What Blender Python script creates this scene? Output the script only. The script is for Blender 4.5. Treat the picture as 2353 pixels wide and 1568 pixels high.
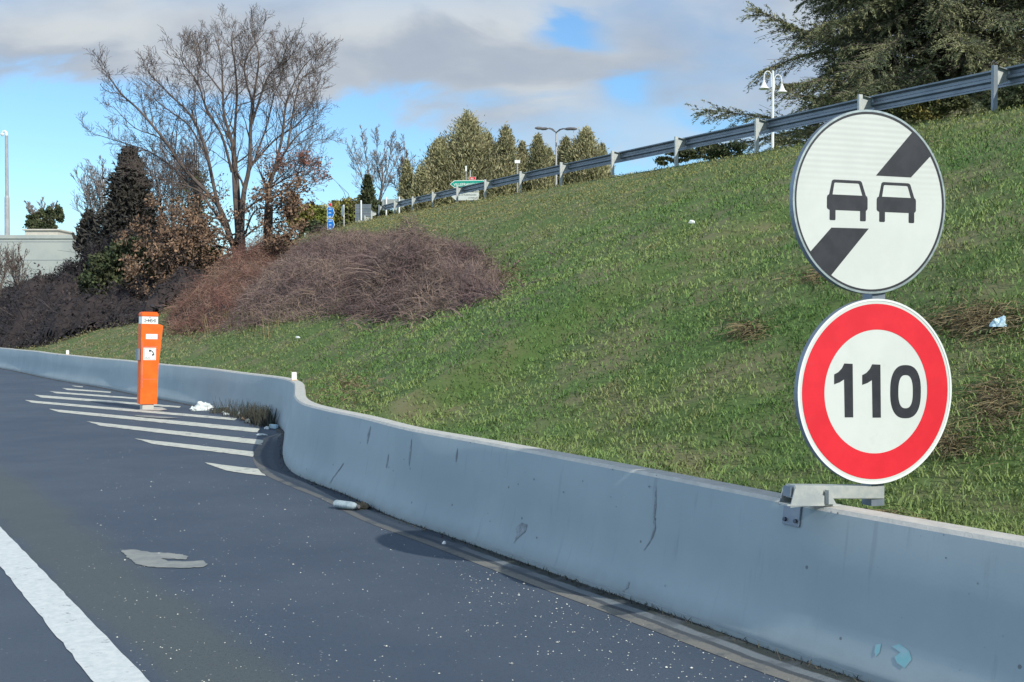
import bpy, bmesh, math, random
import numpy as np
from math import sin, cos, pi, radians, exp
from mathutils import Vector, Matrix
from mathutils.bvhtree import BVHTree

for o in list(bpy.data.objects): bpy.data.objects.remove(o)
S = bpy.context.scene
COL = S.collection
rng = random.Random(7)
nr = np.random.default_rng(7)

# ------------------------------------------------------------------ camera
H = 1.68
F = 2600.0; W0 = 2353.0; H0 = 1568.0
PITCH = math.atan(39/2600)
cd = bpy.data.cameras.new('camera'); cam = bpy.data.objects.new('camera', cd); COL.objects.link(cam)
cam.location = (0, 0, H); cam.rotation_euler = (pi/2 - PITCH, 0, 0)
cd.sensor_width = 36; cd.lens = 36*F/W0; cd.clip_end = 5000; cd.clip_start = .05
S.camera = cam
S.render.resolution_x = 1024; S.render.resolution_y = 682

def ray(px, py):
    a, b = px - W0/2, H0/2 - py
    return Vector((a, F*cos(PITCH) + b*sin(PITCH), -F*sin(PITCH) + b*cos(PITCH))).normalized()
CAM = Vector((0, 0, H))
def at(px, py, Y):
    d = ray(px, py); return CAM + d*(Y/d.y)
def gnd(px, py, z=0.0):
    d = ray(px, py); return CAM + d*((z - H)/d.z)

# ------------------------------------------------------------------ light
SUN_EL = radians(33); sx, sy = .635, -.772
sv = Vector((sx, sy, 0)).normalized()*cos(SUN_EL) + Vector((0, 0, sin(SUN_EL)))
sl = bpy.data.lights.new('sun', 'SUN'); sun = bpy.data.objects.new('sun', sl); COL.objects.link(sun)
sl.energy = 4.3; sl.angle = radians(.5); sl.color = (1, .94, .84)
sun.rotation_euler = sv.to_track_quat('Z', 'Y').to_euler()

W = bpy.data.worlds.new('World'); S.world = W; W.use_nodes = True
nt = W.node_tree; nt.nodes.clear()
class NG:
    def __init__(s, nt): s.nt = nt
    def n(s, t, **k):
        x = s.nt.nodes.new(t)
        for a, b in k.items(): setattr(x, a, b)
        return x
    def put(s, sock, v):
        if hasattr(v, 'is_linked') or isinstance(v, bpy.types.NodeSocket): s.nt.links.new(v, sock)
        else: sock.default_value = v
    def m(s, op, a, b=0.0, c=None):
        x = s.n('ShaderNodeMath', operation=op); s.put(x.inputs[0], a); s.put(x.inputs[1], b)
        if c is not None: s.put(x.inputs[2], c)
        return x.outputs[0]
    def mix(s, f, a, b):
        x = s.n('ShaderNodeMix', data_type='RGBA'); s.put(x.inputs[0], f)
        s.put(x.inputs[6], a if not isinstance(a, tuple) else (*a, 1)); s.put(x.inputs[7], b if not isinstance(b, tuple) else (*b, 1))
        return x.outputs[2]
    def ramp(s, f, lo, hi):
        x = s.n('ShaderNodeMapRange', interpolation_type='SMOOTHSTEP'); s.put(x.inputs[0], f)
        x.inputs[1].default_value = lo; x.inputs[2].default_value = hi
        return x.outputs[0]
    def noise(s, vec, scale, detail=5, rough=.55, dist=0):
        x = s.n('ShaderNodeTexNoise'); x.inputs['Scale'].default_value = scale; x.inputs['Detail'].default_value = detail
        x.inputs['Roughness'].default_value = rough; x.inputs['Distortion'].default_value = dist
        if vec is not None: s.nt.links.new(vec, x.inputs['Vector'])
        return x.outputs[0]
g = NG(nt)
tc = g.n('ShaderNodeTexCoord').outputs['Generated']
sep = g.n('ShaderNodeSeparateXYZ'); nt.links.new(tc, sep.inputs[0])
yy = g.m('MAXIMUM', sep.outputs[1], .12)
u = g.m('DIVIDE', sep.outputs[0], yy); v = g.m('DIVIDE', sep.outputs[2], yy)
cmb = g.n('ShaderNodeCombineXYZ'); g.put(cmb.inputs[0], g.m('MULTIPLY', u, 1.0)); g.put(cmb.inputs[1], g.m('MULTIPLY', v, 2.3))
cv = cmb.outputs[0]
n1 = g.noise(cv, 5.0, 7, .55, .4); n2 = g.noise(cv, 2.2, 5, .5); n3 = g.noise(cv, 13, 5, .5, .3)
ud = g.m('ADD', u, g.m('MULTIPLY', g.m('SUBTRACT', n2, .5), .22))
vd = g.m('ADD', v, g.m('MULTIPLY', g.m('SUBTRACT', n1, .5), .16))
def blob(px, py, rx, ry, amp):
    u0 = (px-1176)/2600; v0 = (745-py)/2600
    a = g.m('DIVIDE', g.m('SUBTRACT', ud, u0), rx/2600); b = g.m('DIVIDE', g.m('SUBTRACT', vd, v0), ry/2600)
    q = g.m('ADD', g.m('MULTIPLY', a, a), g.m('MULTIPLY', b, b))
    return g.m('MULTIPLY', g.m('POWER', 2.718, g.m('MULTIPLY', q, -1.0)), amp)
def total(start, bl):
    t = start
    for b in bl: t = g.m('ADD', t, blob(*b))
    return t
dens = g.m('ADD', .62, g.m('MULTIPLY', g.m('SUBTRACT', n1, .5), 1.1))
dens = total(dens, [(30, 350, 400, 130, -1.3), (500, 420, 380, 130, -1.2), (830, 390, 260, 120, -1.3), (1335, 62, 85, 30, -.85),
                    (1450, 215, 60, 45, -.75), (1000, 470, 500, 60, -.7), (1680, 290, 130, 30, -.5), (1500, 430, 160, 40, -.7), (0, 500, 60, 50, .9), (200, 500, 120, 45, .8),
                    (300, 120, 500, 90, .6), (1150, 150, 380, 110, .5), (150, 470, 300, 60, -.5)])
cl = g.ramp(dens, .12, .95)
br = g.m('ADD', .42, g.m('MULTIPLY', g.m('SUBTRACT', n3, .5), .9))
br = total(br, [(150, 50, 260, 70, .55), (1050, 5, 330, 45, .6), (1560, 340, 220, 60, .45), (1240, 225, 130, 35, .4), (60, 160, 300, 45, -.25), (60, 500, 200, 60, .5),
                (1080, 150, 300, 70, -.3), (1650, 170, 330, 70, -.15), (600, 90, 200, 100, -.1), (820, 60, 120, 60, .2), (1900, 40, 300, 60, .1)])
br = g.m('ADD', br, g.m('MULTIPLY', g.m('SUBTRACT', n1, .5), .5))
sky = g.n('ShaderNodeTexSky', sky_type='NISHITA'); sky.sun_disc = False; sky.sun_elevation = SUN_EL
sky.sun_rotation = math.atan2(sx, sy); sky.air_density = 1.1; sky.dust_density = .4; sky.ozone_density = 2.0
skc = g.mix(1.0, sky.outputs[0], (.80, 1.07, 1.27)); skc.node.blend_type = 'MULTIPLY'
cloud = g.mix(g.ramp(br, 0, 1), (3.1, 3.6, 4.35), (4.9, 5.25, 5.5))
bg = g.n('ShaderNodeBackground'); bg.inputs[1].default_value = .135
# unseen sky left of the view, brightened as added fill on the shaded barrier
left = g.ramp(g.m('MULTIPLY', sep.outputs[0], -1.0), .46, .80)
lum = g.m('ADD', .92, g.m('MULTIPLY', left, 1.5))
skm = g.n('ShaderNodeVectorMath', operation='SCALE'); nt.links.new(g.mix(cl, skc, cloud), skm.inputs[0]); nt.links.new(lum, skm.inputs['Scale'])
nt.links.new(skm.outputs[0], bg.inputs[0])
wo = g.n('ShaderNodeOutputWorld'); nt.links.new(bg.outputs[0], wo.inputs[0])

S.view_settings.view_transform = 'Standard'; S.view_settings.look = 'None'
S.view_settings.exposure = .1; S.view_settings.gamma = 1

# ------------------------------------------------------------------ materials
def mat(name, col, rough=.7, metal=0, col2=None, scale=3, lo=.35, hi=.65, bump=0, bscale=40, spec=.4, extra=None, detail=5, trans=0):
    m = bpy.data.materials.new(name); m.use_nodes = True; t = m.node_tree; G = NG(t)
    b = t.nodes['Principled BSDF']; b.inputs['Roughness'].default_value = rough; b.inputs['Metallic'].default_value = metal
    b.inputs['Specular IOR Level'].default_value = spec
    pos = G.n('ShaderNodeNewGeometry').outputs['Position']
    c = (*col, 1)
    if col2: c = G.mix(G.ramp(G.noise(pos, scale, detail, .6), lo, hi), col, col2)
    if extra: c = extra(G, pos, c if not isinstance(c, tuple) else col, b)
    G.put(b.inputs['Base Color'], c)
    if bump:
        bn = G.n('ShaderNodeBump'); bn.inputs['Strength'].default_value = bump; bn.inputs['Distance'].default_value = .02
        G.put(bn.inputs['Height'], G.noise(pos, bscale, 6, .65)); t.links.new(bn.outputs[0], b.inputs['Normal'])
    return m
def tintf(hue=None, lo=.5, hi=1.6, col3=None):
    """per-leaf variation from the 'tint' attribute"""
    def f(G, pos, c, b):
        a = G.n('ShaderNodeAttribute', attribute_name='tint').outputs['Fac']
        k = G.m('ADD', lo, G.m('MULTIPLY', a, hi-lo))
        x = G.n('ShaderNodeHueSaturation')
        G.put(x.inputs['Color'], (*c, 1) if isinstance(c, tuple) else c); G.put(x.inputs['Value'], k)
        out = x.outputs[0]
        if col3: out = G.mix(G.ramp(a, .8, .86), out, col3)
        return out
    return f

P = {}
def asphalt(G, pos, c, b):
    sp = G.n('ShaderNodeSeparateXYZ'); G.put(sp.inputs[0], pos)
    p = G.m('ADD', G.m('MULTIPLY', sp.outputs[0], .848), G.m('MULTIPLY', sp.outputs[1], .53))
    w = G.m('MULTIPLY', G.m('SUBTRACT', G.noise(pos, .9, 4), .5), .5)
    p2 = G.m('ADD', p, w)
    band = G.m('MULTIPLY', G.ramp(p2, 1.3, 1.5), G.m('SUBTRACT', 1, G.ramp(p2, 1.75, 2.15)))
    band2 = G.m('MULTIPLY', G.ramp(p2, -.9, -.2), G.m('SUBTRACT', 1, G.ramp(p2, .5, .9)))
    c = G.mix(G.m('MULTIPLY', band, .7), c, (.088, .108, .100))
    c = G.mix(G.m('MULTIPLY', band2, .4), c, (.08, .10, .102))
    mid_ = G.noise(pos, 45, 4, .8)
    c = G.mix(G.m('MULTIPLY', G.ramp(mid_, .52, .66), .5), c, (.035, .045, .06))
    fine = G.noise(pos, 160, 3, .7)
    c = G.mix(G.m('MULTIPLY', G.ramp(fine, .5, .75), .55), c, (.13, .14, .16))
    vo = G.n('ShaderNodeTexVoronoi'); vo.inputs['Scale'].default_value = 14; G.put(vo.inputs['Vector'], pos)
    c = G.mix(G.m('MULTIPLY', G.m('LESS_THAN', vo.outputs['Distance'], .09), .5), c, (.3, .32, .33))
    G.put(b.inputs['Roughness'], G.m('ADD', .62, G.m('MULTIPLY', G.noise(pos, 2, 3), .3)))
    return c
P['asphalt'] = mat('asphalt', (.052, .078, .114), .8, col2=(.072, .099, .135), scale=.55, lo=.3, hi=.7, bump=.5, bscale=260, spec=.35, extra=asphalt)
def concrete(G, pos, c, b):
    uv = G.n('ShaderNodeUVMap'); uv.uv_map = 'UVMap'
    mp = G.n('ShaderNodeMapping'); mp.inputs['Scale'].default_value = (7, .8, 1); G.put(mp.inputs[0], uv.outputs[0])
    st = G.noise(mp.outputs[0], 2.2, 5, .6)
    c = G.mix(G.m('MULTIPLY', G.ramp(st, .58, .8), .38), c, (.15, .18, .20))
    sp = G.n('ShaderNodeSeparateXYZ'); G.put(sp.inputs[0], uv.outputs[0])
    mp2 = G.n('ShaderNodeMapping'); mp2.inputs['Scale'].default_value = (14, 1.1, 1); G.put(mp2.inputs[0], uv.outputs[0])
    st2 = G.noise(mp2.outputs[0], 1.0, 3, .5)
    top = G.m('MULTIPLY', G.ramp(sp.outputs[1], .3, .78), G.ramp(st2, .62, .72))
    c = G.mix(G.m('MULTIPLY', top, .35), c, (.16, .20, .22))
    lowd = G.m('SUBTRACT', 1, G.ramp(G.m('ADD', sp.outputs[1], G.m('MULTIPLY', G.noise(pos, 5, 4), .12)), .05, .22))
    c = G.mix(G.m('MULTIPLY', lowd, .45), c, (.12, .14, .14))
    vo = G.n('ShaderNodeTexVoronoi'); vo.inputs['Scale'].default_value = 5.5; G.put(vo.inputs['Vector'], pos)
    c = G.mix(G.m('MULTIPLY', G.m('LESS_THAN', vo.outputs['Distance'], .055), .7), c, (.07, .08, .09))
    return c
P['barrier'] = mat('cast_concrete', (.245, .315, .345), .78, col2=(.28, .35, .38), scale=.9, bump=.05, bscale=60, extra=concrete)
P['sun_concrete'] = mat('worn_sunlit_concrete', (.42, .43, .40), .85, col2=(.5, .5, .46), scale=12, bump=.3, bscale=60)
def gutterf(G, pos, c, b):
    uv = G.n('ShaderNodeUVMap'); uv.uv_map = 'UVMap'
    sp = G.n('ShaderNodeSeparateXYZ'); G.put(sp.inputs[0], uv.outputs[0])
    x = G.m('ADD', sp.outputs[0], G.m('MULTIPLY', G.m('SUBTRACT', G.noise(pos, 5, 4), .5), .14))
    bend_shade = G.m('MULTIPLY', G.ramp(sp.outputs[1], 5.2, 6.8), G.m('SUBTRACT', 1, G.ramp(sp.outputs[1], 14.0, 15.5)))  # barrier's shadow at the bend, painted into the gutter colour
    cc = G.mix(G.ramp(x, .30, .37), (.03, .038, .036), (.15, .175, .19))
    cc = G.mix(G.ramp(x, .54, .58), cc, (.06, .07, .08))
    cc = G.mix(G.ramp(x, .68, .74), cc, (.175, .175, .158))
    cc = G.mix(G.m('MULTIPLY', G.ramp(G.noise(pos, 3.2, 5, .6), .5, .66), .75), cc, (.07, .085, .10))
    inner = G.m('MULTIPLY', G.m('SUBTRACT', 1, G.ramp(x, .72, .8)), .5)
    cc = G.mix(G.m('MULTIPLY', bend_shade, G.m('ADD', inner, .38)), cc, (.022, .04, .065))
    return cc
P['gutter'] = mat('gutter_concrete', (.3, .3, .3), .8, bump=.5, bscale=50, extra=gutterf)
P['paint'] = mat('road_paint', (.50, .55, .55), .75, col2=(.60, .64, .63), scale=18, bump=.06, bscale=120,
    extra=lambda G, pos, c, b: G.mix(G.m('MULTIPLY', G.ramp(G.noise(pos, 9, 7, .75), .56, .68), .75), c, (.16, .18, .2)))
P['paint_cream'] = mat('worn_cream_paint', (.46, .48, .42), .75, col2=(.56, .57, .5), scale=8, bump=.25, bscale=120,
    extra=lambda G, pos, c, b: G.mix(G.m('MULTIPLY', G.ramp(G.noise(pos, 5, 7, .75), .52, .64), .75), c, (.14, .15, .17)))
P['patch'] = mat('patching_concrete', (.2, .22, .215), .8, col2=(.26, .275, .26), scale=8, bump=.2, bscale=100)
P['earth'] = mat('earth', (.075, .125, .030), .95, col2=(.14, .14, .065), scale=1.3, lo=.42, hi=.66, bump=.8, bscale=9)
P['orange'] = mat('orange_enamel', (.80, .12, .010), .55, col2=(.86, .15, .015), scale=4, spec=.25,
    extra=lambda G, pos, c, b: G.mix(G.m('MULTIPLY', G.ramp(G.noise(pos, 7, 6, .7), .56, .72), .22), c, (.35, .12, .05)))
P['white'] = mat('white_enamel', (.74, .79, .76), .45, col2=(.68, .74, .72), scale=3)
def ribs(G, pos, c, b):
    sp = G.n('ShaderNodeSeparateXYZ'); G.put(sp.inputs[0], pos)
    w = G.n('ShaderNodeTexWave', wave_type='BANDS', bands_direction='Z'); w.inputs['Scale'].default_value = 11; w.inputs['Distortion'].default_value = .6
    w.inputs['Detail'].default_value = 2; G.put(w.inputs['Vector'], pos)
    up = G.m('MULTIPLY', G.ramp(sp.outputs[2], 2.25, 2.55), .55)
    return G.mix(G.m('MULTIPLY', w.outputs['Fac'], up), c, (.44, .47, .455))
P['retro'] = mat('retroreflective_white', (.55, .60, .575), .45, col2=(.52, .57, .545), scale=6, extra=ribs)
P['retro2'] = mat('retroreflective_white_film', (.57, .62, .595), .45, col2=(.54, .59, .565), scale=5, extra=lambda G, pos, c, b: G.mix(G.m('MULTIPLY', G.ramp(G.noise(pos, 6, 8, .75), .52, .8), .25), c, (.32, .33, .30)))
grime = lambda G, pos, c, b: G.mix(G.m('MULTIPLY', G.ramp(G.noise(pos, 6, 8, .75), .55, .8), .30), c, (.28, .29, .27))
P['red'] = mat('retroreflective_red', (.66, .020, .035), .45, col2=(.60, .016, .030), scale=7, extra=lambda G, pos, c, b: G.mix(G.m('MULTIPLY', G.ramp(G.noise(pos, 9, 8, .75), .55, .8), .2), c, (.30, .10, .09)))
P['black'] = mat('black_film', (.017, .020, .027), .5, col2=(.026, .030, .038), scale=14)
P['rim'] = mat('aluminium_edge', (.42, .5, .5), .4, metal=.6, col2=(.3, .36, .38), scale=20)
P['backmetal'] = mat('sign_back', (.16, .2, .25), .5, metal=.4, col2=(.2, .24, .28), scale=9)
P['galv'] = mat('galvanised_steel', (.42, .45, .43), .6, metal=.3, col2=(.33, .37, .375), scale=14, bump=.08, bscale=40)
P['galv_dull'] = mat('dull_galvanised_steel', (.13, .165, .20), .5, metal=.4, col2=(.17, .205, .24), scale=2.5, bump=.08, bscale=20,
    extra=lambda G, pos, c, b: G.mix(G.m('MULTIPLY', G.ramp(G.noise(pos, 5, 5, .7), .55, .75), .25), c, (.12, .14, .16)))
P['bolt'] = mat('bolt_steel', (.08, .10, .13), .5, metal=.6, col2=(.05, .06, .08), scale=30)
P['bark'] = mat('bark', (.080, .064, .058), .95, col2=(.13, .105, .092), scale=5, bump=.5, bscale=30)
P['bark_grey'] = mat('grey_bark', (.15, .13, .125), .95, col2=(.22, .195, .18), scale=3)
P['deadleaf'] = mat('dead_leaf', (.23, .15, .095), .9, col2=(.14, .09, .062), scale=2, extra=tintf(lo=.6, hi=1.5))
P['redleaf'] = mat('dry_red_leaf', (.22, .08, .06), .85, col2=(.30, .14, .09), scale=2, extra=tintf(lo=.5, hi=1.4))
P['conifer_dark'] = mat('dark_conifer_needles', (.035, .036, .034), .9, col2=(.06, .055, .045), scale=.9, extra=tintf(lo=.5, hi=1.5))
P['cypress'] = mat('olive_cypress_needles', (.25, .25, .13), .9, col2=(.35, .33, .19), scale=.8, extra=tintf(lo=.4, hi=1.5))
P['cedar'] = mat('cedar_needles', (.10, .125, .068), .85, col2=(.21, .215, .11), scale=.55, extra=tintf(lo=.3, hi=1.5))
P['bush'] = mat('yellow_green_leaf', (.14, .17, .035), .85, col2=(.26, .22, .06), scale=.6, extra=tintf(lo=.45, hi=1.5))
P['ivy'] = mat('ivy_leaf', (.04, .06, .026), .8, col2=(.08, .09, .04), scale=1.5, extra=tintf(lo=.5, hi=1.5))
P['bramble'] = mat('bramble_cane', (.13, .088, .088), .9, col2=(.22, .165, .135), scale=.8, extra=tintf(lo=.5, hi=1.5))
P['redtwig'] = mat('reddish_twig', (.17, .085, .07), .9, col2=(.22, .15, .11), scale=.8, extra=tintf(lo=.5, hi=1.5))
P['undergrowth'] = mat('shade_toned_undergrowth', (.030, .030, .036), .95, col2=(.055, .045, .045), scale=.8, extra=tintf(lo=.4, hi=1.5))  # shade over the bank's left end is put into this dark colour
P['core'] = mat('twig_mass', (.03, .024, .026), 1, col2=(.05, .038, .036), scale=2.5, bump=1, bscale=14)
def grassf(G, pos, c, b):
    a = G.n('ShaderNodeAttribute', attribute_name='tint').outputs['Fac']
    big = G.noise(pos, .55, 5, .6, .6)
    c = G.mix(G.ramp(big, .42, .60), (.092, .178, .048), (.175, .245, .080))
    c = G.mix(G.m('MULTIPLY', G.ramp(G.noise(pos, 1.4, 5, .65, .5), .55, .68), .75), c, (.19, .17, .09))
    sp = G.n('ShaderNodeSeparateXYZ'); G.put(sp.inputs[0], pos)
    # the grass is drier and browner towards the crest and the far end of the bank
    dry = G.m('MULTIPLY', G.ramp(G.m('ADD', sp.outputs[1], G.m('MULTIPLY', big, 14)), 24, 43), .8)
    c = G.mix(dry, c, (.21, .18, .10))
    top = G.m('MULTIPLY', G.ramp(G.m('ADD', sp.outputs[2], G.m('MULTIPLY', big, 2.4)), 4.8, 6.6), .6)
    c = G.mix(top, c, (.22, .215, .075))
    x = G.n('ShaderNodeHueSaturation'); G.put(x.inputs['Color'], c); G.put(x.inputs['Value'], G.m('ADD', .80, G.m('MULTIPLY', a, .5)))
    G.put(x.inputs['Hue'], G.m('ADD', .485, G.m('MULTIPLY', a, .02)))
    return G.mix(G.ramp(a, .965, .975), x.outputs[0], (.30, .26, .14))
P['grass'] = mat('grass_blade', (.08, .12, .03), .75, spec=.25, extra=grassf)
P['drygrass'] = mat('dry_grass', (.20, .165, .09), .9, col2=(.13, .105, .055), scale=3, extra=tintf(lo=.5, hi=1.5))
P['weed'] = mat('dark_weed', (.035, .045, .035), .9, col2=(.07, .065, .05), scale=6, extra=tintf(lo=.5, hi=1.5))
P['abut'] = mat('pale_precast_concrete', (.34, .385, .375), .85, col2=(.40, .44, .42), scale=.5,
    extra=lambda G, pos, c, b: G.mix(G.m('MULTIPLY', G.ramp(G.noise(pos, 1.3, 6, .7), .55, .75), .4), c, (.24, .27, .27)), bump=.1, bscale=20)
P['plastic'] = mat('clear_grey_plastic', (.34, .42, .45), .3, col2=(.24, .31, .34), scale=20, spec=.6)
P['bag'] = mat('white_plastic_film', (.68, .74, .73), .45, col2=(.52, .58, .58), scale=12)
P['blueplastic'] = mat('pale_blue_plastic', (.40, .62, .74), .4, col2=(.55, .7, .76), scale=10)
P['card'] = mat('tan_card', (.62, .42, .24), .8, col2=(.5, .32, .2), scale=20)
P['stone'] = mat('grit', (.42, .45, .42), .8, col2=(.62, .62, .55), scale=3, extra=tintf(lo=.5, hi=1.3))
P['green'] = mat('green_sign_film', (.0, .33, .24), .45, col2=(.0, .29, .21), scale=4)
P['blue'] = mat('blue_sign_film', (.005, .19, .66), .45, col2=(.005, .16, .58), scale=4)
P['teal'] = mat('faded_teal_spray', (.20, .45, .47), .8, col2=(.30, .45, .49), scale=20, lo=.3, hi=.7)
P['crack'] = mat('crack_grime', (.15, .18, .20), .9, col2=(.25, .30, .33), scale=25)
P['lampwhite'] = mat('white_lamp_paint', (.8, .82, .8), .4, col2=(.72, .75, .74), scale=5)
P['lampgrey'] = mat('grey_lamp_paint', (.33, .34, .35), .5, metal=.3, col2=(.4, .41, .42), scale=5)
P['darkgrey'] = mat('dark_lamp_head', (.10, .10, .11), .5, col2=(.14, .14, .15), scale=5)

# ------------------------------------------------------------------ helpers
def tag(o, label=None, cat=None, group=None, kind=None):
    if label: o['label'] = label
    if cat: o['category'] = cat
    if group: o['group'] = group
    if kind: o['kind'] = kind
    return o
def empty(name, loc, rz=0):
    o = bpy.data.objects.new(name, None); COL.objects.link(o); o.location = loc; o.rotation_euler = (0, 0, rz)
    o.empty_display_size = .2
    return o
def link(name, me, m, parent=None):
    o = bpy.data.objects.new(name, me); COL.objects.link(o); me.materials.append(m)
    if parent is not None: o.parent = parent
    return o
def copy_tree(o, parent=None):
    c = o.copy(); COL.objects.link(c)
    if parent is not None: c.parent = parent
    for ch in [x for x in bpy.data.objects if x.parent == o]: copy_tree(ch, c)
    return c

class MB:
    """collects shapes; build() links them as ONE mesh object"""
    def __init__(s): s.v = []; s.f = []; s.t = []
    def add(s, vs, fs, tint=.5):
        k = len(s.v); s.v += [tuple(q) for q in vs]; s.f += [tuple(i+k for i in f) for f in fs]; s.t += [tint]*len(vs)
    def tube(s, pts, rad, n=6, cap=True, tint=.5):
        pts = [Vector(p) for p in pts]
        if not isinstance(rad, (list, tuple)): rad = [rad]*len(pts)
        vs = []; fs = []; pr = None
        for i, p in enumerate(pts):
            d = (pts[min(i+1, len(pts)-1)] - pts[max(i-1, 0)])
            d = d.normalized() if d.length > 1e-9 else Vector((0, 0, 1))
            a = pr if pr is not None else (Vector((0, 0, 1)) if abs(d.z) < .9 else Vector((1, 0, 0)))
            a = (a - d*a.dot(d)); a = a.normalized() if a.length > 1e-6 else d.orthogonal().normalized(); pr = a; b = d.cross(a)
            for k in range(n):
                th = 2*pi*k/n; vs.append(p + (a*cos(th) + b*sin(th))*rad[i])
        for i in range(len(pts)-1):
            for k in range(n):
                fs.append((i*n+k, i*n+(k+1) % n, (i+1)*n+(k+1) % n, (i+1)*n+k))
        if cap and n > 2: fs += [tuple(range(n))[::-1], tuple((len(pts)-1)*n+k for k in range(n))]
        s.add(vs, fs, tint)
    def box(s, c, size, rot=None, tint=.5):
        x, y, z = [q/2 for q in size]; c = Vector(c)
        vs = [Vector((a*x, b*y, d*z)) for a in (-1, 1) for b in (-1, 1) for d in (-1, 1)]
        if rot is not None: vs = [rot @ q for q in vs]
        s.add([c+q for q in vs], [(0, 1, 3, 2), (4, 6, 7, 5), (0, 4, 5, 1), (2, 3, 7, 6), (0, 2, 6, 4), (1, 5, 7, 3)], tint)
    def prism(s, poly, y0, y1, tint=.5):
        """poly in local x,z extruded along y"""
        n = len(poly)
        vs = [(x, y0, z) for x, z in poly] + [(x, y1, z) for x, z in poly]
        fs = [tuple(range(n)), tuple(range(2*n-1, n-1, -1))] + [(i, i+n, (i+1) % n+n, (i+1) % n) for i in range(n)]
        s.add(vs, fs, tint)
    def lathe(s, prof, c=(0, 0, 0), n=24, axis='z'):
        vs = []; fs = []
        for r, z in prof:
            for k in range(n):
                t = 2*pi*k/n
                q = (r*cos(t), r*sin(t), z) if axis == 'z' else (r*cos(t), z, r*sin(t))
                vs.append(Vector(c)+Vector(q))
        for i in range(len(prof)-1):
            for k in range(n): fs.append((i*n+k, i*n+(k+1) % n, (i+1)*n+(k+1) % n, (i+1)*n+k))
        s.add(vs, fs)
    def build(s, name, m, parent=None, smooth=False, bevel=0, fix=True):
        me = bpy.data.meshes.new(name); me.from_pydata(s.v, [], s.f)
        at_ = me.attributes.new('tint', 'FLOAT', 'POINT'); at_.data.foreach_set('value', s.t)
        if fix and len(s.f) < 20000:
            bm = bmesh.new(); bm.from_mesh(me); bmesh.ops.recalc_face_normals(bm, faces=bm.faces)
            if bevel: bmesh.ops.bevel(bm, geom=list(bm.edges), offset=bevel, segments=2, affect='EDGES', clamp_overlap=True)
            bm.to_mesh(me); bm.free()
        if smooth: me.shade_smooth()
        me.update()
        return link(name, me, m, parent)

def np_mesh(name, V, Fc, tint, m, parent=None):
    """V (N,3), Fc (M,3) triangles"""
    me = bpy.data.meshes.new(name)
    me.vertices.add(len(V)); me.vertices.foreach_set('co', V.astype(np.float32).ravel())
    k = Fc.shape[1]
    me.loops.add(Fc.size); me.loops.foreach_set('vertex_index', Fc.astype(np.int32).ravel())
    me.polygons.add(len(Fc)); me.polygons.foreach_set('loop_start', np.arange(0, Fc.size, k, dtype=np.int32))
    a = me.attributes.new('tint', 'FLOAT', 'POINT'); a.data.foreach_set('value', tint.astype(np.float32))
    me.update(calc_edges=True)
    return link(name, me, m, parent)

def leaves(C, D, L, Wd, name, m, parent=None, tint=None, bend=0.0):
    """diamond leaf cards: centres C, long-axis D, length L, width Wd"""
    N = len(C); D = D/(np.linalg.norm(D, axis=1, keepdims=True)+1e-9)
    R = nr.normal(size=(N, 3)); R = np.cross(D, R); R /= (np.linalg.norm(R, axis=1, keepdims=True)+1e-9)
    L = np.broadcast_to(L, (N,))[:, None]; Wd = np.broadcast_to(Wd, (N,))[:, None]
    V = np.stack([C-D*L/2, C+R*Wd/2, C+D*L/2, C-R*Wd/2], 1).reshape(-1, 3)
    i = np.arange(N)[:, None]*4; Fc = i+np.array([[0, 1, 2, 3]])
    t = nr.random(N) if tint is None else tint
    return np_mesh(name, V, Fc, np.repeat(t, 4), m, parent)

def blades(Pt, h, w, lean, name, m, parent=None, tint=None):
    """two-segment grass blades"""
    N = len(Pt); a = nr.random(N)*2*pi; dx = np.stack([np.cos(a), np.sin(a), np.zeros(N)], 1)
    b = nr.random(N)*2*pi; ln = np.stack([np.cos(b), np.sin(b), np.zeros(N)], 1)*lean[:, None]
    up = np.array([[0, 0, 1.0]])
    h = h[:, None]; w = w[:, None]
    p1 = Pt + up*h*.6 + ln*h*.35; p2 = Pt + up*h*(.95) + ln*h
    p2[:, 2] -= (np.linalg.norm(ln, axis=1)*h[:, 0]*.25)
    V = np.stack([Pt-dx*w, Pt+dx*w, p1+dx*w*.7, p1-dx*w*.7, p2], 1).reshape(-1, 3)
    i = np.arange(N)[:, None]*5
    Fc = np.concatenate([i+np.array([[0, 1, 2]]), i+np.array([[0, 2, 3]]), i+np.array([[3, 2, 4]])], 0)
    t = nr.random(N) if tint is None else tint
    return np_mesh(name, V, Fc, np.repeat(t, 5), m, parent)

def text_mesh(name, body, size, m, parent, loc, align='LEFT', sx_=1.0, bold=0.0, thick=.002):
    """lettering upright in the parent's local x,z plane, facing -y"""
    c = bpy.data.curves.new(name, 'FONT'); c.body = body; c.size = size; c.align_x = align; c.extrude = thick/2; c.offset = bold
    c.resolution_u = 3
    t = bpy.data.objects.new(name, c); COL.objects.link(t)
    dg = bpy.context.evaluated_depsgraph_get(); me = bpy.data.meshes.new_from_object(t.evaluated_get(dg))
    bpy.data.objects.remove(t)
    me.transform(Matrix.Translation(loc) @ Matrix.Diagonal((sx_, 1, 1, 1)) @ Matrix.Rotation(pi/2, 4, 'X'))
    me.materials.clear()
    return link(name, me, m, parent)

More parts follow.
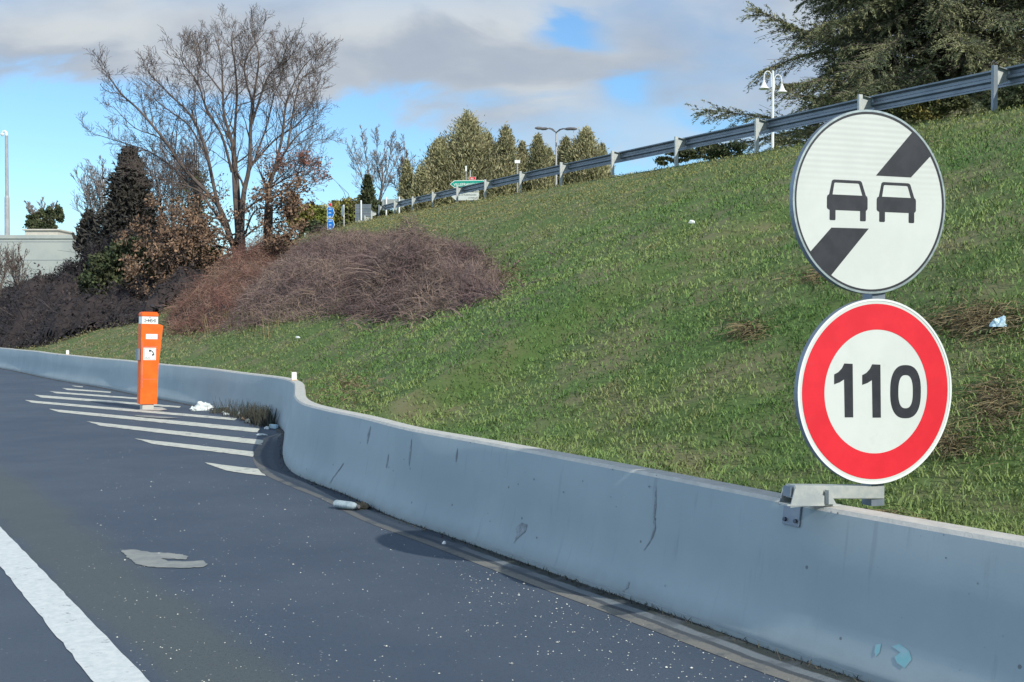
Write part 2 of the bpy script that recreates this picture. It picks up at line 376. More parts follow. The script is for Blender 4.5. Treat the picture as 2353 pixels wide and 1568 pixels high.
def catmull(pts, n=8):
    pts = [Vector(p) for p in pts]; out = []
    for i in range(len(pts)-1):
        p0 = pts[max(i-1, 0)]; p1 = pts[i]; p2 = pts[i+1]; p3 = pts[min(i+2, len(pts)-1)]
        for k in range(n):
            t = k/n
            out.append(.5*((2*p1)+(p2-p0)*t+(2*p0-5*p1+4*p2-p3)*t*t+(3*p1-p0-3*p2+p3)*t**3))
    out.append(pts[-1]); return out
def resample(pts, step):
    out = [pts[0].copy()]; acc = 0
    for a, b in zip(pts, pts[1:]):
        L = (b-a).length; pos = step-acc
        while pos <= L: out.append(a.lerp(b, pos/L)); pos += step
        acc = (acc+L) % step if L > 0 else acc
        acc = L-(pos-step)
    return out

# ------------------------------------------------------------------ ground, road
m_ = MB(); m_.add([(-900, -200, -.06), (900, -200, -.06), (900, 2500, -.06), (-900, 2500, -.06)], [(0, 1, 2, 3)])
tag(m_.build('ground', P['earth']), kind='structure')

basepx = [(0, 847), (120, 872), (232, 891), (315, 908), (432, 930), (515, 947), (614, 969), (650, 990), (653, 1012), (650, 1050), (666, 1083), (716, 1110),
          (801, 1143), (900, 1190), (1040, 1239), (1180, 1289), (1303, 1333), (1478, 1394), (1650, 1456), (1834, 1522), (1985, 1572)]
bp = [gnd(*q) for q in basepx]
bp = [Vector((-42, 78, 0)), Vector((-30, 58, 0))] + bp + [Vector((3.0, 3.15, 0)), Vector((4.3, 1.0, 0)), Vector((6.0, -2.4, 0)), Vector((8, -6, 0))]
path = resample(catmull(bp, 10), .12)
def normals(path):
    out = []
    for i in range(len(path)):
        d = (path[min(i+2, len(path)-1)]-path[max(i-2, 0)]); d.z = 0; d.normalize(); out.append(Vector((-d.y, d.x, 0)))
    return out
nrm = normals(path)      # points away from the road (to the bank)
if nrm[len(nrm)//2].x < 0: nrm = [-q for q in nrm]
WH = .77
prof = [(0, 0), (0, .06), (.014, .075), (.075, .26), (.10, .42), (.145, WH-.02), (.16, WH), (.285, WH), (.30, WH-.02), (.33, 0)]
vs = []; fs = []; uvs = []; npf = len(prof)
for i, (p, q) in enumerate(zip(path, nrm)):
    wv = .006*sin(i*.05)+.004*sin(i*.13)
    for o_, z_ in prof:
        zz = z_+(wv if z_ > .5 else 0)
        vs.append(p+q*o_+Vector((0, 0, zz)))
for i in range(len(path)-1):
    for k in range(npf-1): fs.append((i*npf+k, i*npf+k+1, (i+1)*npf+k+1, (i+1)*npf+k))
me = bpy.data.meshes.new('concrete_barrier'); me.from_pydata([tuple(q) for q in vs], [], fs)
uvl = me.uv_layers.new(name='UVMap')
for l in me.loops:
    i, k = divmod(l.vertex_index, npf); uvl.data[l.index].uv = (i*.12, prof[k][1] if k < 7 else WH)
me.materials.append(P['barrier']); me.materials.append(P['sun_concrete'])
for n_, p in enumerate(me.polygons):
    k = n_ % (npf-1); p.material_index = 1 if k in (5, 6, 7) else 0  # top faces: sunlit tone put into a paler concrete colour
    p.use_smooth = k < 5
barrier = bpy.data.objects.new('concrete_barrier', me); COL.objects.link(barrier)
tag(barrier, 'long curving grey concrete safety barrier with an S-bend beside the road', 'barrier')
bm = bmesh.new(); bm.from_mesh(me); bmesh.ops.recalc_face_normals(bm, faces=bm.faces); bm.to_mesh(me); bm.free()
wall_bvh = BVHTree.FromPolygons([tuple(q) for q in vs], fs)
def on_wall(px, py, off=.003):
    h = wall_bvh.ray_cast(CAM, ray(px, py))
    if h[0] is None: return None
    n_ = h[1] if h[1].dot(ray(px, py)) < 0 else -h[1]
    return h[0]+n_*off
def decal(name, poly, m, label=None):
    pts = [on_wall(*q) for q in poly]
    pts = [p for p in pts if p is not None]
    if len(pts) < 3: return
    b_ = MB(); b_.add(pts, [tuple(range(len(pts)))]); o = b_.build(name, m, barrier)
    if label: o['label'] = label
def streak(name, pts, w, m, label=None):
    left = []; right = []
    for i, (x, y) in enumerate(pts):
        t = i/(len(pts)-1); ww = w*(.35+sin(pi*t)*.65)*(.7+.6*rng.random())/2
        left.append(on_wall(x-ww, y)); right.append(on_wall(x+ww, y))
    vv = left+right; n_ = len(pts)
    if any(p is None for p in vv): return
    b_ = MB(); b_.add(vv, [(i, i+1, n_+i+1, n_+i) for i in range(n_-1)]); o = b_.build(name, m, barrier)
    if label: o['label'] = label
streak('crack', [(1509, 1092), (1507, 1130), (1506, 1165), (1503, 1190), (1505, 1215), (1499, 1235), (1492, 1248), (1480, 1265)], 5, P['crack'], 'thin vertical crack down the barrier')
streak('crack', [(1446, 1338), (1441, 1350), (1434, 1356), (1432, 1372)], 8, P['crack'])
streak('crack', [(852, 980), (847, 1000), (844, 1020)], 4, P['crack'])
streak('crack', [(946, 1010), (943, 1040), (940, 1070)], 3.5, P['crack'])
streak('crack', [(893, 1045), (891, 1058), (888, 1075)], 3, P['crack'])
streak('crack', [(1052, 1030), (1050, 1045), (1048, 1062)], 3, P['crack'])
streak('crack', [(258, 850), (256, 862), (248, 872), (240, 884), (237, 893)], 5, P['crack'])
streak('crack', [(790, 1064), (778, 1082), (764, 1100), (757, 1112)], 3, P['crack'])
for q in [[(1186, 1212), (1200, 1201), (1212, 1206), (1208, 1222), (1196, 1232), (1187, 1240), (1181, 1250), (1188, 1228)]]:
    decal('smudge', q, P['crack'], 'dark scuffed smudge on the barrier')
for q in [[(2013, 1482), (2026, 1480), (2022, 1500), (2013, 1510), (2010, 1498)], [(2050, 1486), (2068, 1480), (2090, 1496), (2096, 1516), (2080, 1536), (2062, 1524), (2056, 1510), (2070, 1500)]]:
    decal('paint_mark', q, P['teal'], 'faint teal spray mark low on the barrier')
for k in range(26):
    x = rng.uniform(1080, 2330); f_ = rng.random()
    yt = 1010+(x-1138)*.19+18; yb = 1250+(x-1103)*.36
    y = yt+(yb-yt)*f_**1.7; r_ = rng.uniform(.8, 2.2)
    decal('pit', [(x+r_*cos(a)*rng.uniform(.7, 1.2), y+1.2*r_*sin(a)) for a in [i*pi/3 for i in range(6)]], P['crack'])
# horizontal formwork line low on the near wall
b_ = MB(); A = []; B = []
for x in range(1120, 1981, 20):
    y = 1253+(x-1120)*.346; a, b = on_wall(x, y), on_wall(x, y+2.2)
    if a and b: A.append(a); B.append(b)
b_.add(A+B, [(i, i+1, len(A)+i+1, len(A)+i) for i in range(len(A)-1)]); b_.build('casting_joint', mat('joint_line', (.22, .27, .3), .9, col2=(.3, .36, .4), scale=7), barrier)

# road sheet: everything on the road side of the barrier
far = [p for p in path[::4]]
vs = []; fs = []
for i, p in enumerate(far):
    q = nrm[min(i*4, len(nrm)-1)]
    a = p+q*.1; d = Vector((-.87, -.49, 0))
    vs += [Vector((a.x, a.y, 0)), Vector((a.x, a.y, 0))+d*4, Vector((a.x, a.y, 0))+d*60]
road = MB(); road.add(vs, [(i*3+k, (i+1)*3+k, (i+1)*3+k+1, i*3+k+1) for i in range(len(far)-1) for k in (0, 1)])
ro = road.build('road', P['asphalt'], fix=False); tag(ro, kind='structure')
if ro.data.polygons[0].normal.z < 0: ro.data.flip_normals()

def sheet(name, poly, z, m, kind='structure', label=None):
    if name == 'road_patch':
        q2 = []
        for a, b in zip(poly, poly[1:]+poly[:1]):
            n_ = max(1, int((b-a).length/.03))
            for k in range(n_): q2.append(a.lerp(b, k/n_)+Vector((rng.uniform(-.009, .009), rng.uniform(-.009, .009), 0)))
        poly = q2
    b_ = MB(); b_.add([Vector((p.x, p.y, z)) for p in poly], [tuple(range(len(poly)))]); o = b_.build(name, m, fix=False)
    if o.data.polygons[0].normal.z < 0: o.data.flip_normals()
    if kind: tag(o, kind=kind)
    return o
# gutter
vs = []; fs = []; uv_ = []
mid = Vector((-2.95, 14.6, 0))
i0 = min(range(len(path)), key=lambda i: (path[i]-Vector((-3.6, 17.6, 0))).length); i1 = len(path)-1
for i in range(i0, i1):
    p = path[i]; w = .285 + .10*exp(-((p-mid).length/1.8)**2); w *= min(1, (i-i0)/8+.02)
    for k in range(5):
        f_ = k/4; vs.append(p-nrm[i]*(w*f_-.01)+Vector((0, 0, .003+.010*(1-f_)))); uv_.append((f_, (i-i0)*.12))
n_ = (len(vs)//5)
me = bpy.data.meshes.new('gutter'); me.from_pydata([tuple(q) for q in vs], [], [(i*5+k, i*5+k+1, (i+1)*5+k+1, (i+1)*5+k) for i in range(n_-1) for k in range(4)])
uvl = me.uv_layers.new(name='UVMap')
for l in me.loops: uvl.data[l.index].uv = (uv_[l.vertex_index][0], uv_[l.vertex_index][1]+5.0)
if me.polygons[0].normal.z < 0: me.flip_normals()
tag(link('gutter', me, P['gutter']), kind='structure')

# silt lying along the foot of the far stretch of barrier
A = []; B = []
for i in range(40, i0+14, 3):
    p = path[i]; A.append(p+nrm[i]*.01+Vector((0, 0, .012))); B.append(p-nrm[i]*(.07+.05*rng.random())+Vector((0, 0, .004)))
b_ = MB(); b_.add(A+B, [(i, i+1, len(A)+i+1, len(A)+i) for i in range(len(A)-1)])
o = b_.build('silt_strip', mat('silt', (.03, .038, .045), .95, col2=(.07, .075, .075), scale=4), fix=False); tag(o, kind='structure')
if o.data.polygons[0].normal.z < 0: o.data.flip_normals()
# edge line
ld = Vector((-.53, .848, 0)).normalized(); lp = Vector((.848, .53, 0))
A = []; B = []
t = -8
while t < 60:
    A.append(lp*(1.358+rng.uniform(-.004, .004))+ld*(t+5.4)); B.append(lp*(1.135+rng.uniform(-.006, .006))+ld*(t+5.4)); t += .12
b_ = MB(); b_.add([a+Vector((0, 0, .005)) for a in A+B], [(i, i+1, len(A)+i+1, len(A)+i) for i in range(len(A)-1)])
o = b_.build('edge_line', P['paint'], fix=False); tag(o, kind='structure')
if o.data.polygons[0].normal.z < 0: o.data.flip_normals()
# hatching of the emergency bay
def R2(zx, zy): return gnd(zx*.33207, zy*.33207+735.3)
hatch = [[(1415, 990), (1600, 1013), (1790, 1035), (1838, 1082), (1700, 1068), (1560, 1045), (1500, 1024)],
         [(930, 823), (1755, 915), (1755, 950), (1060, 862)], [(600, 704), (1820, 835), (1810, 868), (700, 736)],
         [(338, 617), (1800, 755), (1780, 782), (410, 641)], [(172, 556), (1640, 683), (1620, 697), (225, 576)],
         [(235, 519), (1250, 600), (1240, 610), (290, 540)], [(338, 495), (1010, 545), (1000, 555), (390, 510)],
         [(425, 473), (770, 499), (765, 507), (470, 487)], [(495, 456), (575, 463), (570, 468), (520, 464)]]
for h_ in hatch:
    pp = [R2(*q) for q in h_]
    # subdivide the outline and roughen it like worn paint
    q2 = []
    for a, b in zip(pp, pp[1:]+pp[:1]):
        n_ = max(1, int((b-a).length/.15))
        for k in range(n_): q2.append(a.lerp(b, k/n_)+Vector((rng.uniform(-.012, .012), rng.uniform(-.012, .012), 0)))
    sheet('hatch_stripe', q2, .006, P['paint_cream'])
Z7 = lambda zx, zy: gnd(zx/2.941*.919, (1200+zy/2.941)*.919)
sheet('road_patch', [Z7(*q) for q in [(890, 520), (1000, 518), (1100, 538), (1240, 542), (1340, 555), (1388, 568), (1370, 590), (1190, 582), (1230, 602), (1380, 606), (1490, 598), (1530, 625), (1500, 645), (1400, 652), (1200, 650), (1090, 645), (1000, 620), (930, 570)]], .005, P['patch'])
sheet('road_patch', [R2(*q) for q in [(920, 662), (1060, 668), (1240, 682), (1130, 686), (960, 672)]], .011, P['patch'])
sheet('road_patch', [R2(*q) for q in [(1030, 606), (1120, 610), (1158, 624), (1100, 632), (960, 626)]], .011, P['sun_concrete'])

# ------------------------------------------------------------------ the bank
wb = lambda x, y, z=.66: Vector((x, y, z))
rows = []     # (foot behind the barrier, crest)
FZ = [18.2, 21.55, 25.1, 28.8, 32.6, 36.5, 40.3, 44.3, 48.1, 52.0, 55.7, 59.5, 63.2]
FH = [5.16, 5.37, 5.56, 5.77, 5.99, 6.22, 6.44, 6.66, 6.87, 7.08, 7.28, 7.48, 7.66]
def fence(t):
    if t < 0: return Vector((7.75-1.277*t, 18.2+3.5*t, 5.16+.21*t))
    if t <= 12:
        i = min(int(t), 11); f_ = t-i; Z = FZ[i]*(1-f_)+FZ[i+1]*f_; h = FH[i]*(1-f_)+FH[i+1]*f_
        return Vector((13.885-.3369*Z, Z, h))
    k = t-12; return Vector((-7.41-.9*k, 63.2+3.9*k, 7.66+.10*k))
def wpt(y):       # barrier back at depth y
    i = min(range(len(path)), key=lambda i: abs(path[i].y-y)); p = path[i]+nrm[i]*.295; return Vector((p.x, p.y, .63))
spec = [(-5, -7), (-2, -4.6), (1, -3.4), (3.2, -2.6), (5.6, -1.9), (8.5, -1.0), (11.5, -.2), (14.5, .55), (17, 1.35), (20, 2.2), (24, 3.4), (28, 4.8), (33, 6.5),
        (37.3, 8.1), (42, 10.0), (47, 12.0), (54, 14.5), (62, 17.5), (76, 22)]
for y, t in spec: rows.append((wpt(y), fence(t)))
Wc = catmull([a for a, b in rows], 8); Cc = catmull([b for a, b in rows], 8)
NU = 26
out = Vector((.90, .44, 0))
vs = []
for a, c in zip(Wc, Cc):
    for k in range(NU+1):
        u_ = k/NU; p = a.lerp(c, u_); wd_ = (c-a).xy.length; b0 = min(.3, (.95 if a.y < 12 else .35)/wd_); u2 = max(0, (u_-b0)/(1-b0)); f_ = u2*(1+.22*(1-u2)); p.z = a.z+(c.z-a.z-.13)*f_+.05*min(1, u_/b0)
        w_ = sin(pi*min(1, u_*1.05))*.5+.15 if 0 < k else 0
        p.z += w_*(.10*sin(p.x*1.3+p.y*.9)+.07*sin(p.x*2.9-p.y*1.7)+.05*sin(p.y*3.7))*(.7 if k < NU else .15)
        vs.append(p)
    for d, dz in ((1.2, -.13), (4, -.3), (12, -.7), (40, -1.7), (200, -5)): vs.append(c+out*d+Vector((0, 0, dz)))
NC = NU+1+5
fs = [(i*NC+k, i*NC+k+1, (i+1)*NC+k+1, (i+1)*NC+k) for i in range(len(Wc)-1) for k in range(NC-1)]
me = bpy.data.meshes.new('grass_bank'); me.from_pydata([tuple(q) for q in vs], [], fs); me.shade_smooth()
if me.polygons[40].normal.z < 0: me.flip_normals()
bank = link('grass_bank', me, P['earth']); tag(bank, kind='structure')
tb = BVHTree.FromPolygons([tuple(q) for q in vs], fs)
def tz(x, y, default=None):
    h = tb.ray_cast(Vector((x, y, 60)), Vector((0, 0, -1)))
    return h[0].z if h[0] is not None else (default if default is not None else 0)
def hit(px, py):
    h = tb.ray_cast(CAM, ray(px, py)); return h[0]

# grass: blades over the bank, thicker with distance so they stay readable
Vt = np.array([tuple(q) for q in vs]).reshape(len(Wc), NC, 3)
def bank_points(n, kmax, wfun):
    i = nr.integers(0, len(Wc)-1, n*3); k = nr.integers(0, kmax, n*3)
    c = (Vt[i, k]+Vt[i+1, k+1])/2
    ar = np.linalg.norm(np.cross(Vt[i+1, k]-Vt[i, k], Vt[i, k+1]-Vt[i, k]), axis=1)
    dist = np.maximum(c[:, 1], 3)
    wgt = ar*wfun(dist, c); wgt = np.where((c[:, 1] > 2.0), wgt, 0)
    pr = wgt/wgt.sum(); sel = nr.choice(n*3, n, p=pr)
    i, k = i[sel], k[sel]; a = nr.random(n)[:, None]; b = nr.random(n)[:, None]
    return (Vt[i, k]*(1-a)+Vt[i+1, k]*a)*(1-b)+(Vt[i, k+1]*(1-a)+Vt[i+1, k+1]*a)*b
pts = bank_points(150000, NU+2, lambda d, c: 1/(d**1.75))
def expand(p, per, spread):
    q = np.repeat(p, per, 0); q = q+nr.normal(size=q.shape)*np.array([1, 1, .12])*np.repeat(spread, per)[:, None]; return q
from mathutils.kdtree import KDTree
kd = KDTree(len(path))
for i, p in enumerate(path): kd.insert(p, i)
kd.balance()
def clear_of_wall(p, margin):
    _, i, _ = kd.find((p[0], p[1], 0)); return (Vector((p[0], p[1], 0))-path[i]).dot(nrm[i]) > .345+margin
pts = np.array([p for p in pts if clear_of_wall(p, .035+.007*p[1])])
d_ = pts[:, 1]
per = 8
q = expand(pts, per, .035+.004*d_); dq = np.repeat(d_, per)
patch_t = np.repeat(nr.random(len(pts)), per)
hh = (.030+.045*nr.random(len(q)))*np.repeat(.55+.95*nr.random(len(pts))**2, per)*(1-dq*.005)
ww = .0018+.00036*dq
tn = np.clip(patch_t*.55+nr.random(len(q))*.45, 0, 1)
q[:, 2] -= .02
grass = blades(q, hh, ww, .5+.9*nr.random(len(q)), 'grass', P['grass'], None, tn)
tag(grass, 'short green winter grass covering the sloping bank', 'grass', kind='stuff')
# fringe of longer blades behind the wall top and along the crest

# ------------------------------------------------------------------ guardrail on the crest
gr = empty('guardrail', fence(0)); tag(gr, 'long galvanised steel crash rail running along the crest of the grass bank', 'guardrail')
gdir = Vector((-1.277, 3.79, .233)).normalized(); away = Vector((.947, .32, 0)).normalized()
def local(p): return p-gr.location
b_ = MB()
cs = [(.0, -.155), (.0, -.13), (.075, -.10), (.075, -.045), (.02, -.02), (.02, .02), (.075, .045), (.075, .10), (.0, .13), (.0, .155)]
N_ = 0; T = []
t = -4.0
while t <= 12.01: T.append(t); t += .25
vv = []; ff = []
for t in T:
    p = local(fence(t))
    for o_, z_ in cs: vv.append(p+away*(.22+o_)+Vector((0, 0, .50+z_)))
n_ = len(cs)
for i in range(len(T)-1):
    for k in range(n_-1): ff.append((i*n_+k, i*n_+k+1, (i+1)*n_+k+1, (i+1)*n_+k))
b_.add(vv, ff); ro_ = b_.build('rail', P['galv_dull'], gr, smooth=False)
sm = ro_.modifiers.new('thickness', 'SOLIDIFY'); sm.thickness = .004
post_t = [-3, -2, -1]+list(range(0, 13))
for t in post_t+[13, 14, 15, 16, 17, 18, 19]:
    p = local(fence(t)); zb = tz(fence(t).x, fence(t).y)-gr.location.z
    hpost = .67 if t <= 12 else .62
    rot = Matrix.Rotation(math.atan2(gdir.y, gdir.x), 3, 'Z')
    pm = MB(); q = p+Vector((0, 0, 0)); h0 = min(zb-.1, p.z-.1)-p.z
    zc = (hpost+h0)/2; hh_ = hpost-h0
    pm.box(q+Vector((0, 0, zc))+away*.0, (.006, .08, hh_), rot)
    pm.box(q+Vector((0, 0, zc))+gdir*.027+away*.04, (.05, .006, hh_), rot)
    pm.box(q+Vector((0, 0, zc))+gdir*.027-away*.04, (.05, .006, hh_), rot)
    po = pm.build('post', P['galv'] if rng.random() < .8 else P['galv_dull'], gr)
    br_ = MB(); a0 = q+away*.055; zt = hpost-.03
    rr = away; up = Vector((0, 0, 1)); sd = gdir*.03
    tri = [a0+up*zt, a0+rr*.22+up*(zt-.045), a0+rr*.22+up*(zt-.20), a0+up*(zt-.28)]
    vv = [x+sd for x in tri]+[x+sd*.8 for x in tri]
    br_.add(vv, [(0, 1, 2, 3), (7, 6, 5, 4), (0, 4, 5, 1), (1, 5, 6, 2), (2, 6, 7, 3), (3, 7, 4, 0)])
    br_.add([tri[0]-sd, tri[0]+sd, tri[1]+sd, tri[1]-sd, tri[0]-sd+up*.006, tri[0]+sd+up*.006, tri[1]+sd+up*.006, tri[1]-sd+up*.006],
            [(0, 1, 2, 3), (7, 6, 5, 4), (0, 4, 5, 1), (1, 5, 6, 2), (2, 6, 7, 3), (3, 7, 4, 0)])
    br_.build('bracket', P['galv'], po)
    if 0 <= t <= 8:
        bo = MB(); bo.tube([a0+rr*.10+up*(zt-.12)+sd, a0+rr*.10+up*(zt-.12)+sd*1.6], .014, 6); bo.build('bolt', P['bolt'], po)

# ------------------------------------------------------------------ road signs on the barrier
beta = radians(20)
YS = 5.80
def sign_root(name, px, py, label):
    r = empty(name, at(px, py, YS), beta); tag(r, label, 'road sign', None); return r
def disc(r, R, z=0):
    return [(R*cos(2*pi*k/96), R*sin(2*pi*k/96)) for k in range(96)]
def flat(name, poly, y, m, parent, label=None, th=.0006, hole=None):
    b_ = MB()
    if hole is None: b_.prism(poly, y-th, y)
    else:
        n = len(poly); vs_ = [(x, y-th, z) for x, z in poly]+[(x, y-th, z) for x, z in hole]+[(x, y, z) for x, z in poly]+[(x, y, z) for x, z in hole]
        fs_ = []
        for i in range(n):
            j = (i+1) % n; fs_ += [(i, j, n+j, n+i), (2*n+i, 3*n+i, 3*n+j, 2*n+j), (i, 2*n+i, 2*n+j, j), (n+i, n+j, 3*n+j, 3*n+i)]
        b_.add(vs_, fs_)
    o = b_.build(name, m, parent)
    if label: o['label'] = label
    return o
def round_sign(r, R, face, rimm):
    b_ = MB(); b_.lathe([(R*.10, .0), (R-.006, .0), (R-.001, -.003), (R, .002), (R, .026), (R-.016, .030), (R-.018, .006), (0.001, .006)], n=96, axis='y')
    b_.build('sign_panel', P['backmetal'], r, smooth=False)
    flat('rim', disc(r, R-.0015), -.0008, rimm, r, hole=disc(r, R-.012), th=.003)
    flat('sign_face', disc(r, R-.011), -.0008, face, r)
    for z in (-.22, .22):
        b_ = MB(); b_.box((0, .028, z), (R*1.5, .02, .04)); b_.build('stiffener', P['galv'], r)
R1 = .471
s1 = sign_root('road_sign', 2001, 464.5, 'round white end-of-overtaking-ban sign with two black cars and broken black diagonal')
round_sign(s1, R1, P['retro'], P['rim'])
def A1(x, y): return ((x-721)/571*R1, -(y-801-.030*(x-721))/699*R1)
flat('black_ring', disc(s1, R1*.983), -.0020, P['black'], s1, hole=disc(s1, R1*.950))
def arcpts(a, b, R, n=14):
    return [(R*cos(a+(b-a)*k/n), R*sin(a+(b-a)*k/n)) for k in range(n+1)]
def ang(p): return math.atan2(p[1], p[0])
pa, pb = A1(1160, 450), A1(1022, 275)
flat('black_band', [A1(757, 600), A1(1022, 608)]+arcpts(ang(pa), ang(pb), R1*.952), -.0020, P['black'], s1)
pa, pb = A1(290, 1167), A1(435, 1343)
aa, ab = ang(pa), ang(pb)
flat('black_band', [A1(705, 1003), A1(430, 997)]+arcpts(aa, ab, R1*.952), -.0020, P['black'], s1)
def rrect(x0, y0, x1, y1, r, n=4):
    o = []
    for cx, cy, a in ((x1-r, y0+r, -pi/2), (x1-r, y1-r, 0), (x0+r, y1-r, pi/2), (x0+r, y0+r, pi)):
        for k in range(n+1): o.append((cx+r*cos(a+pi/2*k/n), cy+r*sin(a+pi/2*k/n)))
    return o
for dx in (0, 366):
    c = MB(); D = lambda L: [A1(x+dx, y+.030*(x-545)+.030*dx) for x, y in L]
    body = [(397, 775), (401, 760), (412, 752), (684, 752), (692, 760), (695, 775), (695, 850), (688, 862), (676, 868), (415, 868), (402, 860), (397, 850)]
    c.prism(D(body), -.0026, -.0020)
    for x0, x1 in ((417, 459), (640, 682)): c.prism(D([(x0, 866), (x1, 866), (x1, 938), (x1-5, 944), (x0+5, 944), (x0, 938)]), -.0030, -.0026+.0006)
    fo = [(412, 756), (432, 652), (438, 644), (448, 640), (634, 640), (645, 644), (652, 652), (684, 756)]
    fi = [(437, 756), (450, 668), (453, 664), (460, 662), (622, 662), (628, 664), (632, 668), (657, 756)]
    o2, i2 = D(fo), D(fi); n = len(o2)
    vs_ = [(x, -.0023, z) for x, z in o2+i2]+[(x, -.0020, z) for x, z in o2+i2]
    c.add(vs_, [(i, i+1, n+i+1, n+i) for i in range(n-1)]+[(i, 2*n+i, 2*n+i+1, i+1) for i in range(n-1)])
    c.build('car_symbol', P['black'], s1)
R2_ = .477
s2 = sign_root('road_sign', 2014, 900, 'round white speed limit sign reading 110 in a thick red ring')
round_sign(s2, R2_, P['retro2'], P['white'])
def A2(x, y): return ((x-662)/592*R2_, -(y-780+.030*(x-662))/715*R2_)
flat('red_ring', disc(s2, R2_*.943), -.0020, P['red'], s2, hole=disc(s2, R2_*.666))
for dx, dy in ((0, 0), (211, 3)):
    one = [(340, 652), (372, 634), (398, 604), (415, 568), (478, 570), (484, 978), (420, 978), (414, 690), (380, 712), (340, 727)]
    flat('digit', [A2(x+dx, y+dy) for x, y in one], -.0020, P['black'], s2)
def sup(cx, cy, a, b, e, n=48): return [A2(cx+a*abs(cos(t))**(2/e)*(1 if cos(t) > 0 else -1), cy+b*abs(sin(t))**(2/e)*(1 if sin(t) > 0 else -1)) for t in [2*pi*k/n for k in range(n)]]
flat('digit', sup(886, 780, 120, 207, 2.5), -.0020, P['black'], s2, hole=sup(886, 780, 57, 129, 2.6))

wa = on_wall(1822, 1175, .0)
perp = Vector((.87, .50, 0)).normalized(); along = Vector((-perp.y, perp.x, 0))
mast = at(2006, 1100, 5.875)
mt = empty('sign_mount', Vector((mast.x, mast.y, 0))); tag(mt, 'galvanised steel bracket and post on top of the barrier carrying both round signs', 'bracket')
L_ = lambda p: p-mt.location
b_ = MB(); b_.box(L_(Vector((mast.x, mast.y, (.74+2.66)/2))), (.08, .08, 2.66-.74), Matrix.Rotation(beta, 3, 'Z')); b_.build('post', P['backmetal'], mt)
# square arm from above the barrier to the post
a0 = at(1824, 1129, 5.64); a1 = at(2006, 1130, 5.86)
ax = (a1-a0).normalized(); sdv = Vector((-ax.y, ax.x, 0)).normalized()
b_ = MB()
R_ = Matrix((ax, sdv, ax.cross(sdv))).transposed()
b_.box(L_((a0+a1)/2+ax*.01), ((a1-a0).length+.07, .075, .066), R_); b_.build('arm', P['galv'], mt, bevel=.004)
b_ = MB(); b_.box(L_(a0-ax*.042), (.006, .058, .050), R_); b_.build('end_cap', P['backmetal'], mt)
pl = on_wall(1822, 1178, .006); 
h1 = wall_bvh.ray_cast(CAM, ray(1822, 1178)); wn = h1[1] if h1[1].dot(ray(1822, 1178)) < 0 else -h1[1]
wn.normalize(); wx = Vector((0, 0, 1)).cross(wn).normalized(); wz = wn.cross(wx)
R3 = Matrix((wx, wn, wz)).transposed()
b_ = MB(); b_.box(L_(pl), (.125, .009, .135), R3); plate = b_.build('plate', P['backmetal'], mt, bevel=.003)
for sx_ in (-.038, .038):
    c = MB(); p = L_(pl)+wx*sx_-wz*.040; c.tube([p, p+wn*.016], .011, 8); c.build('bolt', P['bolt'], plate)
# cheek plates carrying the arm over the wall top
tp = a0+ax*.03
b_ = MB()
zt = WH+.004
for sgn in (-1, 1):
    q = [Vector((a0.x, a0.y, 0))-ax*.06, Vector((a0.x, a0.y, 0))+ax*.22]
    p0 = q[0]+sdv*sgn*.042; p1 = q[1]+sdv*sgn*.042
    vv = [Vector((p0.x, p0.y, zt)), Vector((p1.x, p1.y, zt)), Vector((p1.x-ax.x*.03, p1.y-ax.y*.03, a0.z-.035)), Vector((p0.x+ax.x*.03, p0.y+ax.y*.03, a0.z+.02))]
    vv = [L_(x) for x in vv]; vv += [x+sdv*.005*sgn for x in vv]
    b_.add(vv, [(0, 1, 2, 3), (7, 6, 5, 4), (0, 4, 5, 1), (1, 5, 6, 2), (2, 6, 7, 3), (3, 7, 4, 0)])
b_.box(L_(Vector((a0.x, a0.y, WH+.012))+ax*.09), (.34, .10, .008), R_)
b_.build('saddle', P['galv'], mt)
b_ = MB(); g0 = L_(Vector((a0.x, a0.y, 0))+ax*.16-sdv*.043)
vv = [g0+Vector((0, 0, WH+.02)), g0+ax*.05+Vector((0, 0, WH+.02)), g0+Vector((0, 0, WH+.09))]
vv += [x-sdv*.03 for x in vv]
b_.add(vv, [(0, 1, 2), (5, 4, 3), (0, 3, 4, 1), (1, 4, 5, 2), (2, 5, 3, 0)]); b_.build('gusset', P['galv'], mt)

# ------------------------------------------------------------------ emergency phone
pb = gnd(338, 941); sos = empty('emergency_phone', pb, radians(32)); sos.rotation_euler = (0, radians(1.2), radians(32))
tag(sos, 'tall orange roadside emergency phone pillar on the striped bay, white number band near its top', 'phone pillar')
sc_ = pb.y/2600*.919/5.6
DX = .165
b_ = MB()
outl = [(0, .113), (.005, .108), (.318, .108), (.325, .113), (.332, .55), (.340, .85), (.415, 1.645), (.412, 1.655), (.330, 1.682), (.0, 1.682)]
b_.prism([(x-DX, z) for x, z in outl], -.13, .13); b_.build('cabinet', P['orange'], sos, bevel=.012)
b_ = MB(); b_.prism([(x-DX, z) for x, z in [(.008, 1.684), (.318, 1.684), (.318, 1.826), (.008, 1.826)]], -.122, .122); b_.build('number_band', P['white'], sos)
b_ = MB(); b_.prism([(x-DX, z) for x, z in [(0, 1.828), (.326, 1.828), (.326, 1.885), (.30, 1.918), (.03, 1.918), (0, 1.885)]], -.13, .13); b_.build('cap', P['orange'], sos, bevel=.012)
b_ = MB(); b_.box((.16-DX, 0, .045), (.22, .2, .13)); b_.build('plinth', P['sun_concrete'], sos, bevel=.01)
b_ = MB(); b_.box((-.028-DX, .0, 1.08), (.056, .17, .23)); b_.build('side_box', P['galv_dull'], sos, bevel=.008)
b_ = MB()
for z in (1.24, .60): b_.box((.166-DX, -.1312, z), (.30, .0012, .004))
